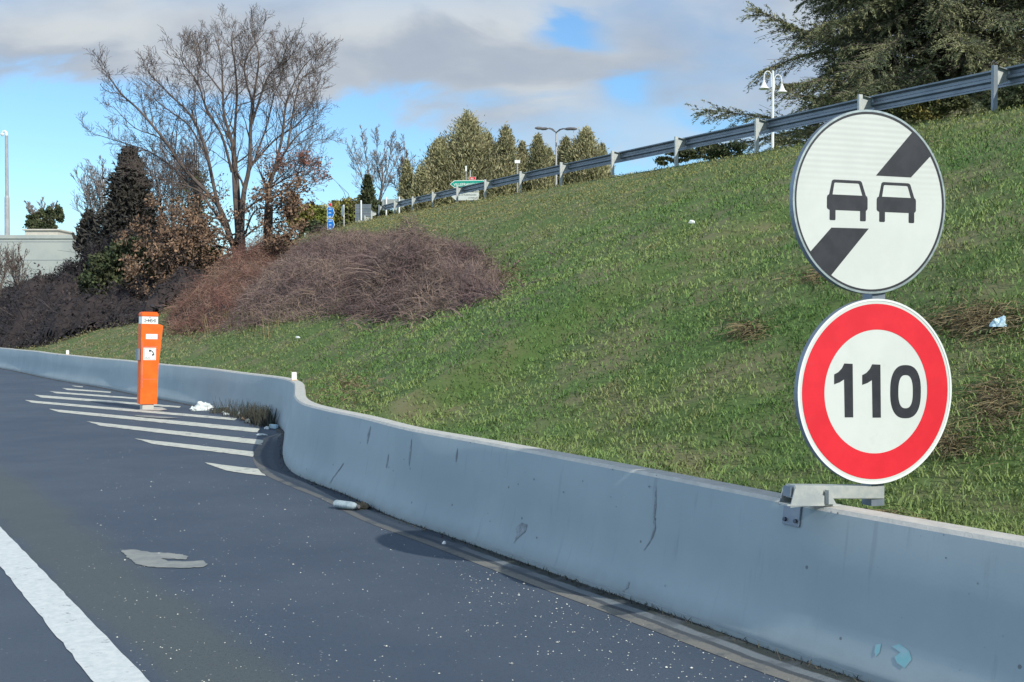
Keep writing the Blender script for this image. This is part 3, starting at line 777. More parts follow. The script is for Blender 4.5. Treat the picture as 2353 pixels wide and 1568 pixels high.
b_.box((.03-DX, -.1312, .88), (.004, .0012, .9)); b_.build('seam', P['crack'], sos)
b_ = MB()
for q in range(6):
    b_.box((.33-DX, -.1312, 1.47-.016*q), (.055, .0012, .006))
b_.build('speaker_grille', P['darkgrey'], sos)
b_ = MB(); b_.tube([(.31-DX, -.1302, 1.18), (.31-DX, -.1365, 1.18)], .014, 10); b_.build('call_button', P['darkgrey'], sos)
text_mesh('number', '2•445•0', .098, P['black'], sos, (.163-DX, -.1228, 1.715), 'CENTER', .72, .001)
text_mesh('caption', 'RN', .03, P['black'], sos, (.163-DX, -.1228, 1.795), 'CENTER', 1.0)
b_ = MB(); b_.prism([(x-DX, z) for x, z in [(.085, 1.385), (.31, 1.385), (.31, 1.485), (.085, 1.485)]], -.1325, -.1305); st = b_.build('sticker', P['white'], sos)
for k in range(2):
    b_ = MB(); x = .105
    while x < .285:
        w = rng.uniform(.010, .022); b_.box((x+w/2-DX, -.1330, 1.445-.032*k), (w, .0008, .010)); x += w+.007
    b_.build('small_print', P['lampgrey'], st)
def sq(n, x0, z0, x1, z1, y, m, par): 
    b_ = MB(); b_.prism([(x0-DX, z0), (x1-DX, z0), (x1-DX, z1), (x0-DX, z1)], y-.0012, y); return b_.build(n, m, par)
pn = sq('phone_sign', .045, .975, .285, 1.215, -.1305, P['white'], sos)
sq('frame', .060, .990, .270, 1.200, -.1319, P['darkgrey'], pn); sq('panel', .066, .996, .264, 1.194, -.1333, P['white'], pn)
b_ = MB(); pts_ = []
for k in range(9):
    a = radians(80-75*k/8); pts_.append(Vector((.145-DX+.095*cos(a), -.1349, 1.075+.095*sin(a))))
for i in range(8):
    w = .009; d = (pts_[i+1]-pts_[i]).normalized(); n = Vector((-d.z, 0, d.x))*w
    b_.add([pts_[i]-n, pts_[i+1]-n, pts_[i+1]+n, pts_[i]+n], [(0, 1, 2, 3)])
for p, a in ((pts_[0], 10), (pts_[-1], -70)):
    d = Vector((cos(radians(a)), 0, sin(radians(a)))); n = Vector((-d.z, 0, d.x))
    b_.add([p-d*.014-n*.034, p+d*.014-n*.034+d*.004, p+d*.014+n*.008, p-d*.014+n*.008], [(0, 1, 2, 3)])
b_.build('handset_symbol', P['black'], pn)
text_mesh('lettering', 'SOS', .052, P['darkgrey'], pn, (.078-DX, -.1350, 1.006), 'LEFT', 1.0)

# ------------------------------------------------------------------ wall-top reflectors
for px, py, lab in ((667, 872, 'small white reflector block on the barrier just before its S-bend'), (148, 815, 'small white reflector block on the far left stretch of barrier')):
    h = wall_bvh.ray_cast(CAM, ray(px, py+4))[0]
    i = min(range(len(path)), key=lambda i: (path[i]-Vector((h.x, h.y, 0))).length)
    p = path[i]+nrm[i]*.22; r = empty('reflector', Vector((p.x, p.y, WH)), radians(25)); tag(r, lab, 'reflector', 'reflector blocks on the barrier')
    b_ = MB(); b_.box((0, 0, .065), (.08, .03, .135)); b_.build('body', P['lampwhite'], r, bevel=.006)
    b_ = MB(); b_.box((0.002, .0, -.0+.006), (.1, .06, .012)); b_.build('foot', P['card'], r)

# ------------------------------------------------------------------ lamps
def bell_lamp():
    Y = 31.; top = at(1776, 168, Y); zb = tz(top.x, Y)-.3
    r = empty('street_lamp', Vector((top.x, Y, zb))); tag(r, 'white double street lamp with two bell shades on swan-neck arms', 'street lamp')
    K = Y/44.; r.scale = (K, K, K); hz = (top.z-zb)/K
    b_ = MB(); b_.tube([(0, 0, 0), (0, 0, hz-.6), (0, 0, hz)], [.06, .048, .042], 10); b_.lathe([(.001, hz+.1), (.05, hz+.06), (.04, hz)], n=10); b_.build('pole', P['lampwhite'], r)
    for s, dzt, ln in ((-1, -.02, 0), (1, -.16, 0)):
        b_ = MB(); ax_ = hz+dzt+.02; R = .14
        pts_ = [Vector((s*.05, 0, ax_-.55)), Vector((s*.06, 0, ax_-.15))]+[Vector((s*(.06+R-R*cos(a)), 0, ax_-.12+R*1.35*sin(a))) for a in [pi*k/8 for k in range(9)]]+[Vector((s*(.07+2*R), 0, ax_-.30))]
        b_.tube(pts_, .02, 6); arm = b_.build('arm', P['lampwhite'], r)
        b_ = MB(); cx = s*(.07+2*R); z0 = ax_-.30
        b_.lathe([(.02, z0+.02), (.045, z0), (.05, z0-.05), (.085, z0-.14), (.12, z0-.22), (.19, z0-.28), (.20, z0-.31), (.17, z0-.33), (.001, z0-.30)], (cx, 0, 0), 18); b_.build('lamp_shade', P['lampwhite'], r)
bell_lamp()
def four_lamp():
    Y = 92.; c = at(1278, 305, Y); zb = tz(c.x, Y, 6)-1
    r = empty('street_lamp', Vector((c.x, Y, zb))); tag(r, 'tall grey street lamp with four dark lamp heads on spreading arms', 'street lamp')
    hz = c.z-zb; b_ = MB(); b_.tube([(0, 0, 0), (0, 0, hz*.5), (0, 0, hz)], [.12, .1, .06], 8); b_.build('pole', P['lampgrey'], r)
    k = Y/2600
    for tx, tz_, dy in ((-47, 7, -.5), (-28, 15, 1.2), (47, 11, .5), (30, 2, -1.2)):
        top_ = Vector((0, 0, hz)); e = Vector((tx*k*.62, dy, tz_*k)); b_ = MB(); b_.tube([(0, 0, 0), e*.4+Vector((0, 0, .14)), e*.8+Vector((0, 0, .10)), e], .045, 6); b_.v = [(x, y, z+hz) for x, y, z in b_.v]; b_.build('arm', P['darkgrey'], r)
        d = Vector((1 if tx > 0 else -1, dy*.3, .02)).normalized(); b_ = MB()
        b_.tube([e, e+d*.18, e+d*.5, e+d*.72], [.045, .12, .125, .05], 8); b_.v = [(x, y, z+hz) for x, y, z in b_.v]; o = b_.build('lamp_head', P['darkgrey'], r)
four_lamp()
def mast_left():
    Y = 82.; c = at(15, 312, Y); r = empty('camera_mast', Vector((c.x, Y, 0))); tag(r, 'tall pale grey pole with a small curved camera head at far left', 'pole')
    k = Y/2600; b_ = MB(); b_.tube([(0, 0, 0), (0, 0, at(15, 455, Y).z), (0, 0, at(15, 450, Y).z), (0, 0, c.z)], [.20, .17, .125, .11], 12); b_.build('pole', P['lampgrey'], r)
    b_ = MB(); b_.tube([(0, 0, c.z), (-.02, 0, c.z+.22), (-.12, 0, c.z+.32), (-.26, 0, c.z+.27)], [.1, .1, .09, .09], 8); b_.build('arm', P['lampwhite'], r)
    b_ = MB(); b_.lathe([(.001, .1), (.12, .06), (.14, -.04), (.08, -.14), (.001, -.17)], (-.30, 0, c.z+.12), 12); b_.build('camera_dome', P['lampwhite'], r)
mast_left()

# ------------------------------------------------------------------ direction signs behind the crest
def arrow(w, h, tip, left=True):
    s = -1 if left else 1
    return [(s*w/2, 0), (s*(w/2-tip), h/2), (-s*w/2, h/2), (-s*w/2, -h/2), (s*(w/2-tip), -h/2)]
def panel(root, poly, face, y=0, name='sign_panel', border=.04, label=None):
    b_ = MB(); b_.prism(poly, y, y+.03); o = b_.build(name, P['white'], root)
    n = len(poly); cx = sum(p[0] for p in poly)/n; cz = sum(p[1] for p in poly)/n
    xs = [p[0] for p in poly]; zs = [p[1] for p in poly]; fx = 1-2*border/(max(xs)-min(xs)); fz = 1-2*border/(max(zs)-min(zs))
    mx = (max(xs)+min(xs))/2; mz = (max(zs)+min(zs))/2
    b_ = MB(); b_.prism([(mx+(x-mx)*fx, mz+(z-mz)*fz) for x, z in poly], y-.004, y-.001); b_.build('face', face, o)
    return o
Y = 62.; k = Y/2600
c = at(1078, 423, Y); zb = tz(c.x, c.y)
r = empty('direction_sign', Vector((c.x, Y, zb)), radians(-6)); tag(r, 'green arrow direction sign reading VILLEFRANCHE with red A6 tab, above a white arrow board', 'direction sign')
hz = c.z-zb
w = 1.9; hh_ = .40
po = [(x-.12, z+hz) for x, z in arrow(w, hh_, .24)]; g1 = panel(r, po, P['green'], border=.035)
text_mesh('lettering', 'VILLEFRANCHE', .20, P['white'], g1, (-.86, -.0055, hz-.09), 'LEFT', 1.0, .003)
po = [(x, z+hz+.215) for x, z in [(.0, 0), (.36, 0), (.36, .17), (.0, .17)]]; rd = panel(r, po, P['red'], border=.012, name='red_tab')
text_mesh('lettering', 'A6', .15, P['white'], rd, (.07, -.0055, hz+.245), 'LEFT', 1.0, .002)
po = [(-.1, hz-.42), (.52, hz-.42), (.52, hz-.27), (-.1, hz-.27)]; panel(r, po, P['white'], border=.02, name='small_panel')
po = [(x-.23, z+hz-.68) for x, z in arrow(1.5, .42, .25)]; wp = panel(r, po, P['retro2'], border=.02, name='white_panel')
text_mesh('lettering', "VAL D'AZERGUES", .125, P['black'], wp, (-.72, -.0055, hz-.64), 'LEFT', 1.15)
text_mesh('lettering', 'CIVRIEUX', .10, P['black'], wp, (-.05, -.0055, hz-.80), 'LEFT', 1.15)
b_ = MB(); b_.tube([(.05, .08, -.4), (.05, .08, hz+.75)], .04, 8); b_.build('post', P['galv'], r)

# blue direction sign seen edge-on
Y = 78.; k = Y/2600; c = at(760, 502, Y); zb = tz(c.x, c.y)
r = empty('direction_sign', Vector((c.x, Y, zb)), radians(-14)); tag(r, 'blue direction sign with two stacked arrow panels and a red tab, at the left crest', 'direction sign')
hz = c.z-zb; k9 = k
b_ = MB(); b_.tube([(.0, .08, -.4), (.0, .08, hz+1.1)], .04, 8); b_.build('post', P['galv'], r)
for j, (z0, z1) in enumerate(((.02, .80), (-.80, -.02))):
    z0 += hz; z1 += hz
    po = [(-.27, z1), (-.27, z0), (.12, z0), (.29, (z0+z1)/2-.05), (.15, z1-.04)]
    pn_ = panel(r, po[::-1], P['blue'], border=.035)
    b_ = MB()
    for q in range(3):
        zz = z1-.16-q*.25; b_.box((-.06+rng.uniform(-.02, .03), -.0055, zz-.02), (rng.uniform(.16, .26), .002, .085), Matrix.Rotation(radians(-6), 3, 'Y'))
    b_.build('lettering', mat('pale_blue_lettering', (.42, .62, .80), .5) if j == 0 else bpy.data.materials['pale_blue_lettering'], pn_)
po = [(-.14, hz+.84), (.08, hz+.84), (.08, hz+1.04), (-.14, hz+1.04)]; panel(r, po, P['red'], border=.01, name='red_tab')

# grey backs of direction signs
Y = 80.; k = Y/2600; c = at(838, 492, Y); zb = tz(c.x, c.y)
r = empty('direction_sign', Vector((c.x, Y, zb)), radians(8)); tag(r, 'grey back of four stacked direction boards with arrow tips pointing right', 'direction sign')
hz = c.z-zb
b_ = MB(); b_.tube([(-.35+.1, -.06, -.5), (-.35+.1, -.06, hz+.95)], .055, 8); b_.build('post', P['lampwhite'], r)
for j in range(4):
    zc = hz+.52-j*.345; tip = .12 if j % 2 else .02
    b_ = MB(); b_.prism([(x-.05, z+zc) for x, z in [(-.62, -.165), (.50, -.165), (.50+tip, 0), (.50, .165), (-.62, .165)]], 0, .03)
    for q in (-.11, 0, .11): b_.box((-.1, -.008, zc+q), (1.0, .014, .02))
    b_.build('board', P['galv_dull'], r)
Y = 84.; c = at(822, 495, Y)
def plain_sign(px, py, Y, w, h, label, mm, hp=1.0, rz=0, nb=2):
    c = at(px, py, Y); zb = tz(c.x, c.y); r = empty('direction_sign', Vector((c.x, Y, zb)), radians(rz)); tag(r, label, 'direction sign'); hz = c.z-zb
    b_ = MB(); b_.prism([(-w/2, hz-h/2), (w/2, hz-h/2+h*.25), (w/2+.25, hz+h*.2), (w/2, hz+h/2), (-w/2, hz+h/2)], 0, .03); b_.build('board', mm, r)
    b_ = MB()
    for q in range(nb): x = -w*.3+q*w*.6; b_.tube([(x, -.05, -.5), (x, -.05, hz+h/2+.25*hp)], .05, 8)
    b_.build('post', P['lampwhite'], r)
plain_sign(903, 470, 76, 1.5, .7, 'pale grey back of a sign board just above the far end of the crash rail', P['galv'], .6, -10)
Y = 82; c = at(788, 510, Y)
def thin_sign():
    Y = 82.; c = at(790, 490, Y); zb = tz(c.x, c.y); r = empty('road_sign', Vector((c.x, Y, zb)), radians(-68)); tag(r, 'narrow pale sign seen nearly edge-on on a white post, right of the blue sign', 'road sign')
    hz = c.z-zb; b_ = MB(); b_.tube([(0, 0, -.5), (0, 0, hz+.6)], .05, 8); b_.build('post', P['lampwhite'], r)
    b_ = MB(); b_.lathe([(.001, -.09), (.42, -.09), (.42, -.06), (.001, -.06)], (0, 0, hz+.15), 24, 'y'); b_.build('sign_panel', P['galv'], r)
thin_sign()
def marker(px, py, Y, w, h, label, m, nm='marker_post'):
    c = at(px, py, Y); zb = tz(c.x, c.y); b_ = MB(); b_.box((0, 0, h/2-.1), (w, w*.7, h+.2)); 
    b_.box((0, 0, h+.01), (w*1.15, w*.85, .04)); o = b_.build(nm, m, bevel=.01); o.location = (c.x, Y, zb); tag(o, label, 'marker post')
marker(701, 520, 74, .12, .62, 'pale green marker post on the crest left of the blue sign', mat('pale_green_plastic', (.38, .5, .44), .6))
marker(684, 535, 72, .10, .16, 'stubby white marker on the crest beside the bare oak', P['lampwhite'])
marker(1159, 437, 56, .16, .33, 'stubby white marker under the crash rail, right of the white arrow board', P['lampwhite'])
def sign_small():
    Y = 88.; c = at(1189, 372, Y); zb = tz(c.x, c.y, 6); r = empty('road_sign', Vector((c.x, Y, zb-1))); tag(r, 'small pale sign plate on a thin pole before the cypresses', 'road sign')
    hz = c.z-zb+1; b_ = MB(); b_.tube([(0, 0, 0), (0, 0, hz)], .05, 6); b_.build('post', P['lampgrey'], r); b_ = MB(); b_.box((0, -.06, hz), (.42, .03, .24)); b_.build('sign_panel', P['lampwhite'], r)
    c = at(1071, 388, Y); r = empty('road_sign', Vector((c.x, Y, zb-1))); tag(r, 'thin pole with a narrow white top rising behind the green sign', 'road sign')
    hz = c.z-zb+1; b_ = MB(); b_.tube([(0, 0, 0), (0, 0, hz)], .04, 6); b_.build('post', P['lampgrey'], r); b_ = MB(); b_.box((0, -.06, hz), (.13, .03, .42)); b_.build('sign_panel', P['lampwhite'], r)
sign_small()

# ------------------------------------------------------------------ pale concrete wall at far left, box on top
Y = 78.
zt = at(100, 541, Y).z; xl = at(-500, 541, Y).x; xr = at(330, 541, Y).x
r = empty('retaining_wall', Vector(((xl+xr)/2, Y, 0))); tag(r, 'pale grey-green precast concrete wall with horizontal joints at far left', 'wall')
wd = xr-xl
hts = [0, at(0, 636, Y).z, at(0, 598, Y).z, at(0, 556, Y).z]
b_ = MB()
b_.box((0, .5, (-1+zt-.02)/2), (wd, 1.0, zt+1-.02)); b_.build('wall', P['abut'], r)
b_ = MB(); b_.box((0, .47, zt-.12), (wd+.1, 1.1, .26)); b_.build('coping', P['abut'], r, bevel=.02)
b_ = MB()
for z in hts[1:]: b_.box((0, -.003, z), (wd, .02, .035))
b_.build('joint', P['crack'], r)
c0 = at(75, 537, Y+3); c1 = at(150, 537, Y+3)
b_ = MB(); hb = at(100, 531, Y+3).z; wbx = c1.x-c0.x
b_.box((0, 0, 0), (wbx, 2.6, .5)); b_.box((0, 0, .27), (wbx+.25, 2.9, .1)); o = b_.build('roof_box', mat('cream_panel', (.55, .53, .46), .8, col2=(.5, .48, .42), scale=2), bevel=.01)
o.location = ((c0.x+c1.x)/2, Y+3, hb-.30); tag(o, 'low cream rooftop box peeping over the pale concrete wall', 'box')
b_ = MB(); b_.box((0, 4.6, (zt-.6)/2), (26, 9, zt+.4)); o = b_.build('building', P['abut']); o.location = ((c0.x+c1.x)/2-4, Y, 0); o.location.y = Y+1.05; tag(o, 'low flat-roofed concrete building hidden behind the pale wall', 'building')

# ------------------------------------------------------------------ bare trees
def rvec(): return Vector((rng.gauss(0, 1), rng.gauss(0, 1), rng.gauss(0, 1))).normalized()
def grow(mb, p, d, L, r, lvl, tips, up=.12, wob=.22, kids=(7, 6, 5), rmin=.006, sides=4, spread=(28, 60)):
    n = 5 if lvl > 0 else 3
    pts = [p.copy()]; rr = [r]; dd = d.normalized()
    for i in range(n):
        dd = (dd+rvec()*wob+Vector((0, 0, up))).normalized(); p = p+dd*L/n; pts.append(p.copy()); rr.append(max(rmin, r*(1-.8*(i+1)/n)))
    mb.tube(pts, rr, sides if lvl > 1 else 3, cap=False)
    tips.append((pts[-1], dd))
    if lvl <= 0: return
    kids_ = kids[min(lvl-1, len(kids)-1)]
    for k in range(kids_):
        t = .15+.83*(k+rng.random())/kids_; s = t*n; i = min(int(s), n-1); q = pts[i].lerp(pts[i+1], s-i)
        base = (pts[i+1]-pts[i]).normalized(); ax_ = base.cross(rvec()).normalized()
        nd = Matrix.Rotation(radians(rng.uniform(*spread)), 3, ax_) @ base
        grow(mb, q, nd, L*rng.uniform(.38, .62)*(1.15-.5*t), max(rmin, rr[i]*.55), lvl-1, tips, up, wob, kids, rmin, sides, spread)
def limb(mb, pts, r0, r1, lvl, nk, tips, kl, kids, rmin=.008, up=.12):
    P_ = catmull(pts, 4); n = len(P_); rr = [r0+(r1-r0)*(i/(n-1))**.8 for i in range(n)]
    mb.tube(P_, rr, 7, cap=False)
    tot = n-1
    for k in range(nk):
        t = .22+.78*(k+rng.random())/nk; i = min(int(t*tot), tot-1); q = P_[i]; base = (P_[i+1]-P_[i]).normalized()
        ax_ = base.cross(rvec()).normalized(); nd = Matrix.Rotation(radians(rng.uniform(25, 58)), 3, ax_) @ base
        grow(mb, q, nd, kl*(1.25-.65*t)*rng.uniform(.6, 1.15), max(rmin, rr[i]*.5), lvl, tips, up, .24, kids, rmin)
TY = 43.0
def Z4(zx, zy, dy=0): return at(zx*.5078, zy*.5078, TY+dy)
base = Z4(1085, 1230); base.z = tz(base.x, TY)-.1
oak = empty('oak_tree', base); tag(oak, 'large bare oak with many fanning limbs and brown dead leaves around its foot', 'tree')
mb = MB(); tips = []
limbs = [
 ([(1075, 1200), (1000, 950), (830, 760), (730, 620), (600, 470), (500, 380), (430, 290), (417, 258)], -1.2, .13),
 ([(1080, 1190), (990, 940), (930, 680), (880, 550), (830, 470), (740, 380), (650, 290), (635, 270)], -1.8, .12),
 ([(1085, 1200), (1062, 860), (1050, 640), (1010, 500), (1000, 350), (990, 200), (950, 60)], .8, .15),
 ([(1090, 1200), (1100, 900), (1130, 740), (1140, 500), (1165, 330), (1180, 180), (1142, 45)], 0, .17),
 ([(1090, 1200), (1078, 870), (1060, 640), (1070, 400), (1060, 250), (1040, 110), (1050, 62)], 1.9, .12),
 ([(1215, 1190), (1212, 960), (1222, 830), (1260, 740), (1320, 640), (1390, 560), (1490, 500)], .6, .16),
 ([(1222, 840), (1280, 620), (1300, 480), (1330, 380), (1400, 250), (1470, 170)], -1.2, .09),
 ([(1300, 670), (1340, 460), (1380, 330), (1440, 270), (1530, 210)], 1.6, .06),
 ([(1140, 560), (1180, 430), (1230, 300), (1330, 210), (1342, 135)], -1.3, .07),
 ([(1130, 760), (1250, 620), (1360, 540), (1440, 430), (1480, 330)], 2.2, .06),
 ([(1222, 850), (1330, 780), (1430, 730)], -1.6, .06),
 ([(1000, 1000), (900, 870), (760, 740), (640, 660), (500, 610), (350, 560)], 1.5, .08),
 ([(1010, 1020), (930, 900), (820, 740), (700, 600), (560, 540), (430, 420)], 2.4, .07),
 ([(1050, 780), (1000, 600), (930, 480), (880, 330), (800, 220), (798, 135)], -2.2, .08),
 ([(1145, 470), (1110, 320), (1120, 200), (1222, 50)], 1.4, .06),
 ([(1005, 420), (940, 320), (880, 240), (860, 130)], 2.0, .05),
 ([(940, 720), (850, 560), (740, 470), (660, 400), (640, 330)], 2.6, .06),
 ([(1160, 700), (1210, 560), (1250, 400), (1290, 300), (1260, 180)], 2.6, .06),
 ([(1000, 930), (880, 850), (740, 800), (620, 760), (520, 690)], -2.4, .06),
 ([(1230, 900), (1330, 820), (1420, 640), (1490, 580)], 2.4, .05)]
for pl_, dy, r0 in limbs:
    n = len(pl_); pts_ = []
    for i, (x, y) in enumerate(pl_): pts_.append((Z4(x, y, dy*(i/(n-1))**.8)-base)*(1-.075*i/(n-1))); pts_[-1].x *= 1-.05*i/(n-1)
    limb(mb, pts_, r0*.74, .011, 2, 17, tips, 1.65, (6, 5, 4), rmin=.0058, up=.10)
mb.build('branches', P['bark'], oak, fix=False)
b_ = MB(); t0 = Vector((0, 0, -.2)); b_.tube([t0, t0+Vector((0, 0, 1.1)), Z4(1085, 1080)-base, Z4(1085, 980)-base], [.34, .25, .21, .12], 10)
b_.tube([Z4(1205, 1230)-base, Z4(1212, 1080)-base, Z4(1216, 930)-base], [.24, .19, .16], 10); b_.build('trunk', P['bark'], oak)
mb = MB(); lt = []
low = [([(1060, 1140), (900, 1085), (740, 1085), (580, 1062)], -1.5), ([(1040, 1150), (880, 1200), (780, 1260), (660, 1300)], -2.0), ([(1050, 1100), (960, 1020), (850, 1000), (700, 960)], -2.2),
       ([(1080, 1130), (1000, 1180), (900, 1230), (820, 1250)], -2.6), ([(1100, 1080), (1180, 1020), (1290, 1000), (1340, 960)], -1.2), ([(1100, 1120), (1010, 1060), (940, 1040), (880, 1100)], -2.4), ([(1120, 1150), (1180, 1100), (1250, 1110), (1300, 1080)], -2.2), ([(1110, 1060), (1150, 960), (1230, 930), (1290, 930)], -1.8), ([(1040, 1180), (940, 1160), (820, 1140), (740, 1190)], -3.4), ([(1200, 1100), (1280, 1080), (1330, 1040)], -1.6),
       ([(1060, 1180), (960, 1260), (860, 1330), (700, 1400)], -3.0), ([(1020, 1120), (860, 1120), (700, 1180), (600, 1200)], -2.6), ([(1100, 960), (1180, 900), (1290, 860), (1340, 880)], -1.4), ([(1090, 1050), (960, 1090), (860, 1060)], -3),
       ([(1000, 1190), (860, 1290), (760, 1370), (690, 1440)], -4.0), ([(1040, 1000), (900, 980), (800, 1010)], -3.2)]
for pl_, dy in low:
    n = len(pl_); pts_ = [Z4(x, y, dy*(i/(n-1)))-base for i, (x, y) in enumerate(pl_)]
    limb(mb, pts_, .045, .010, 1, 14, lt, 1.3, (6, 4), rmin=.007, up=.02)
mb.build('low_branches', P['bark'], oak, fix=False)
C = []
for p, d in lt:
    for k in range(rng.choice((0, 3, 6, 12, 22))): C.append(p+rvec()*rng.uniform(.02, .26)-d*rng.uniform(0, .25))
C = np.array([tuple(q) for q in C]); leaves(C, nr.normal(size=C.shape), .10+.06*nr.random(len(C)), .055+.03*nr.random(len(C)), 'dead_leaves', P['deadleaf'], oak)
sel = [p for p, d in tips if Z4(1180, 0).x-base.x < p.x and p.z < (Z4(0, 700)-base).z]
C = np.array([tuple(q+rvec()*rng.uniform(0, .12)) for q in sel for k in range(rng.choice((0, 1, 2, 3)))])
if len(C): leaves(C, nr.normal(size=C.shape), .085, .05, 'red_leaves', P['redleaf'], oak)

def bare_tree(name, label, px, pyb, pyt, Y, wpx, mat_, seed, lvl=3, kids=(5, 5, 5), group=None, r0=.12, stems=4, leafm=None, lean=0, ivy=None):
    st = rng.getstate(); rng.seed(seed)
    b = at(px, pyb, Y); hgt = at(px, pyt, Y).z-b.z; zb = tz(b.x, Y, b.z); zb = min(zb, b.z)
    r = empty(name, Vector((b.x, Y, zb))); tag(r, label, 'tree', group)
    mb = MB(); tp = []; off = Vector((0, 0, b.z-zb)); tot = hgt+off.z
    mb.tube([(0, 0, -.3), (0, 0, off.z+hgt*.12)], [r0*1.3, r0], 8, cap=False)
    for k in range(stems):
        a = 2*pi*k/stems+rng.random(); sp = wpx*Y/2600/2*rng.uniform(.55, 1.0)
        top = Vector((cos(a)*sp+lean, sin(a)*sp*.8, off.z+hgt*rng.uniform(.78, 1.0))) if k else Vector((lean, 0, tot))
        s = Vector((0, 0, off.z+hgt*rng.uniform(.05, .2)))
        pts_ = [s, s.lerp(top, .3)+Vector((cos(a), sin(a), 0))*sp*.12, s.lerp(top, .65)+rvec()*.1*sp, top]
        limb(mb, pts_, r0*.7, .012*Y/60, lvl-1, 10, tp, hgt*.30, kids, rmin=.00016*Y, up=.2)
    mb.build('branches', mat_, r, fix=False)
    if ivy:
        C = []
        for p, d in tp:
            if p.z < off.z+hgt*ivy[1] and rng.random() < ivy[2]:
                for q in range(ivy[3]): C.append(p*rng.uniform(.55, 1)+rvec()*.2)
        C += [Vector((0, 0, rng.uniform(0, off.z+hgt*ivy[1])))+Vector((rng.gauss(0, 1), rng.gauss(0, 1), 0))*.28*(hgt/5) for q in range(ivy[4])]
        C = np.array([tuple(q) for q in C]); leaves(C, nr.normal(size=C.shape), .0030*Y, .0020*Y, 'ivy', ivy[0], r)
    rng.setstate(st)
    return r
bare_tree('bare_tree', 'slender grey leafless tree with fine upright twigs, left of the cypresses', 870, 500, 318, 96, 150, P['bark_grey'], 11, r0=.12, stems=5)
bare_tree('bare_tree', 'grey leafless tree touching the left side of the cypress clump', 930, 490, 338, 98, 100, P['bark_grey'], 12, r0=.10, stems=4)
bare_tree('bare_tree', 'ivy-clad bare tree behind the pale wall at far left', 96, 540, 462, 92, 105, P['bark_grey'], 13, r0=.12, stems=6, ivy=(P['ivy'], .62, .0, 0, 10))
bare_tree('bare_tree', 'thin bare tree left of the dark conifer, showing over the wall', 225, 560, 380, 66, 110, P['bark_grey'], 14, r0=.08, stems=6)
bare_tree('bare_tree', 'thin bare tree between the dark conifer and the big oak', 395, 600, 330, 58, 130, P['bark'], 15, r0=.09, stems=6)
bare_tree('bare_tree', 'bare tree with ivied trunk close behind the big oak', 455, 600, 300, 54, 100, P['bark'], 16, r0=.10, stems=5, ivy=(P['ivy'], .7, .12, 6, 900))
bare_tree('bare_tree', 'short bare shrubby tree before the pale wall, second from the left edge', 42, 675, 568, 62, 75, P['bark'], 17, r0=.04, stems=7, lvl=2, kids=(6, 5))
bare_tree('bare_tree', 'short bare shrubby tree before the pale wall at the left edge', 2, 672, 575, 60, 60, P['bark'], 18, r0=.04, stems=6, lvl=2, kids=(6, 5))
# ivy lumps of the far-left tree
def clump_tree(name, label, blobs, m, Y, n, lw, trunk=True, cat='tree', group=None, nm='crown'):
    """blobs: (px,py,rx,ry) in photo pixels at depth Y; leaves fill them in depth as well"""
    k = Y/2600; cx = sum(b[0] for b in blobs)/len(blobs); c = at(cx, max(b[1]+b[3] for b in blobs), Y); zb = min(tz(c.x, Y, c.z), c.z)
    r = empty(name, Vector((c.x, Y, zb))); tag(r, label, cat, group)
    wts = np.array([b[2]*b[3] for b in blobs], float); cnt = (n*wts/wts.sum()).astype(int); Cs = []; Ds = []
    for (px, py, rx, ry), m_n in zip(blobs, cnt):
        o = np.array(at(px, py, Y))-np.array(r.location)
        nc = max(3, m_n//60); cc = nr.normal(size=(nc, 3)); cc /= np.linalg.norm(cc, axis=1, keepdims=True); cc *= (nr.random(nc)**.35)[:, None]*.9
        idx = nr.integers(0, nc, m_n); pt = cc[idx]+nr.normal(size=(m_n, 3))*.13
        Ds.append(cc[idx]+nr.normal(size=(m_n, 3))*.6+np.array([0, 0, .2])); Cs.append(o+pt*np.array([rx*k, min(rx, ry)*k*.9, ry*k]))
    C = np.concatenate(Cs); D = np.concatenate(Ds); leaves(C, D, lw[0]*(.7+.6*nr.random(len(C))), lw[1], nm, m, r)
    if trunk:
        b_ = MB(); top = at(cx, min(b[1] for b in blobs), Y)-r.location; b_.tube([(0, 0, -.3), (0, 0, top.z*.5), (0, 0, top.z)], [.14, .1, .05], 7)
        for px, py, rx, ry in blobs: b_.tube([(0, 0, max(.1, (at(px, py, Y).z-zb)*.4)), tuple(at(px, py, Y)-r.location)], [.07, .03], 5)
        b_.build('trunk', P['bark'], r)
    return r
clump_tree('ivy_tree', 'dense dark ivy clumps on the small tree over the pale wall', [(75, 505, 17, 12), (108, 490, 15, 18), (135, 492, 13, 20), (95, 520, 35, 18), (85, 498, 12, 10)], P['ivy'], 90, 9000, (.20, .15))

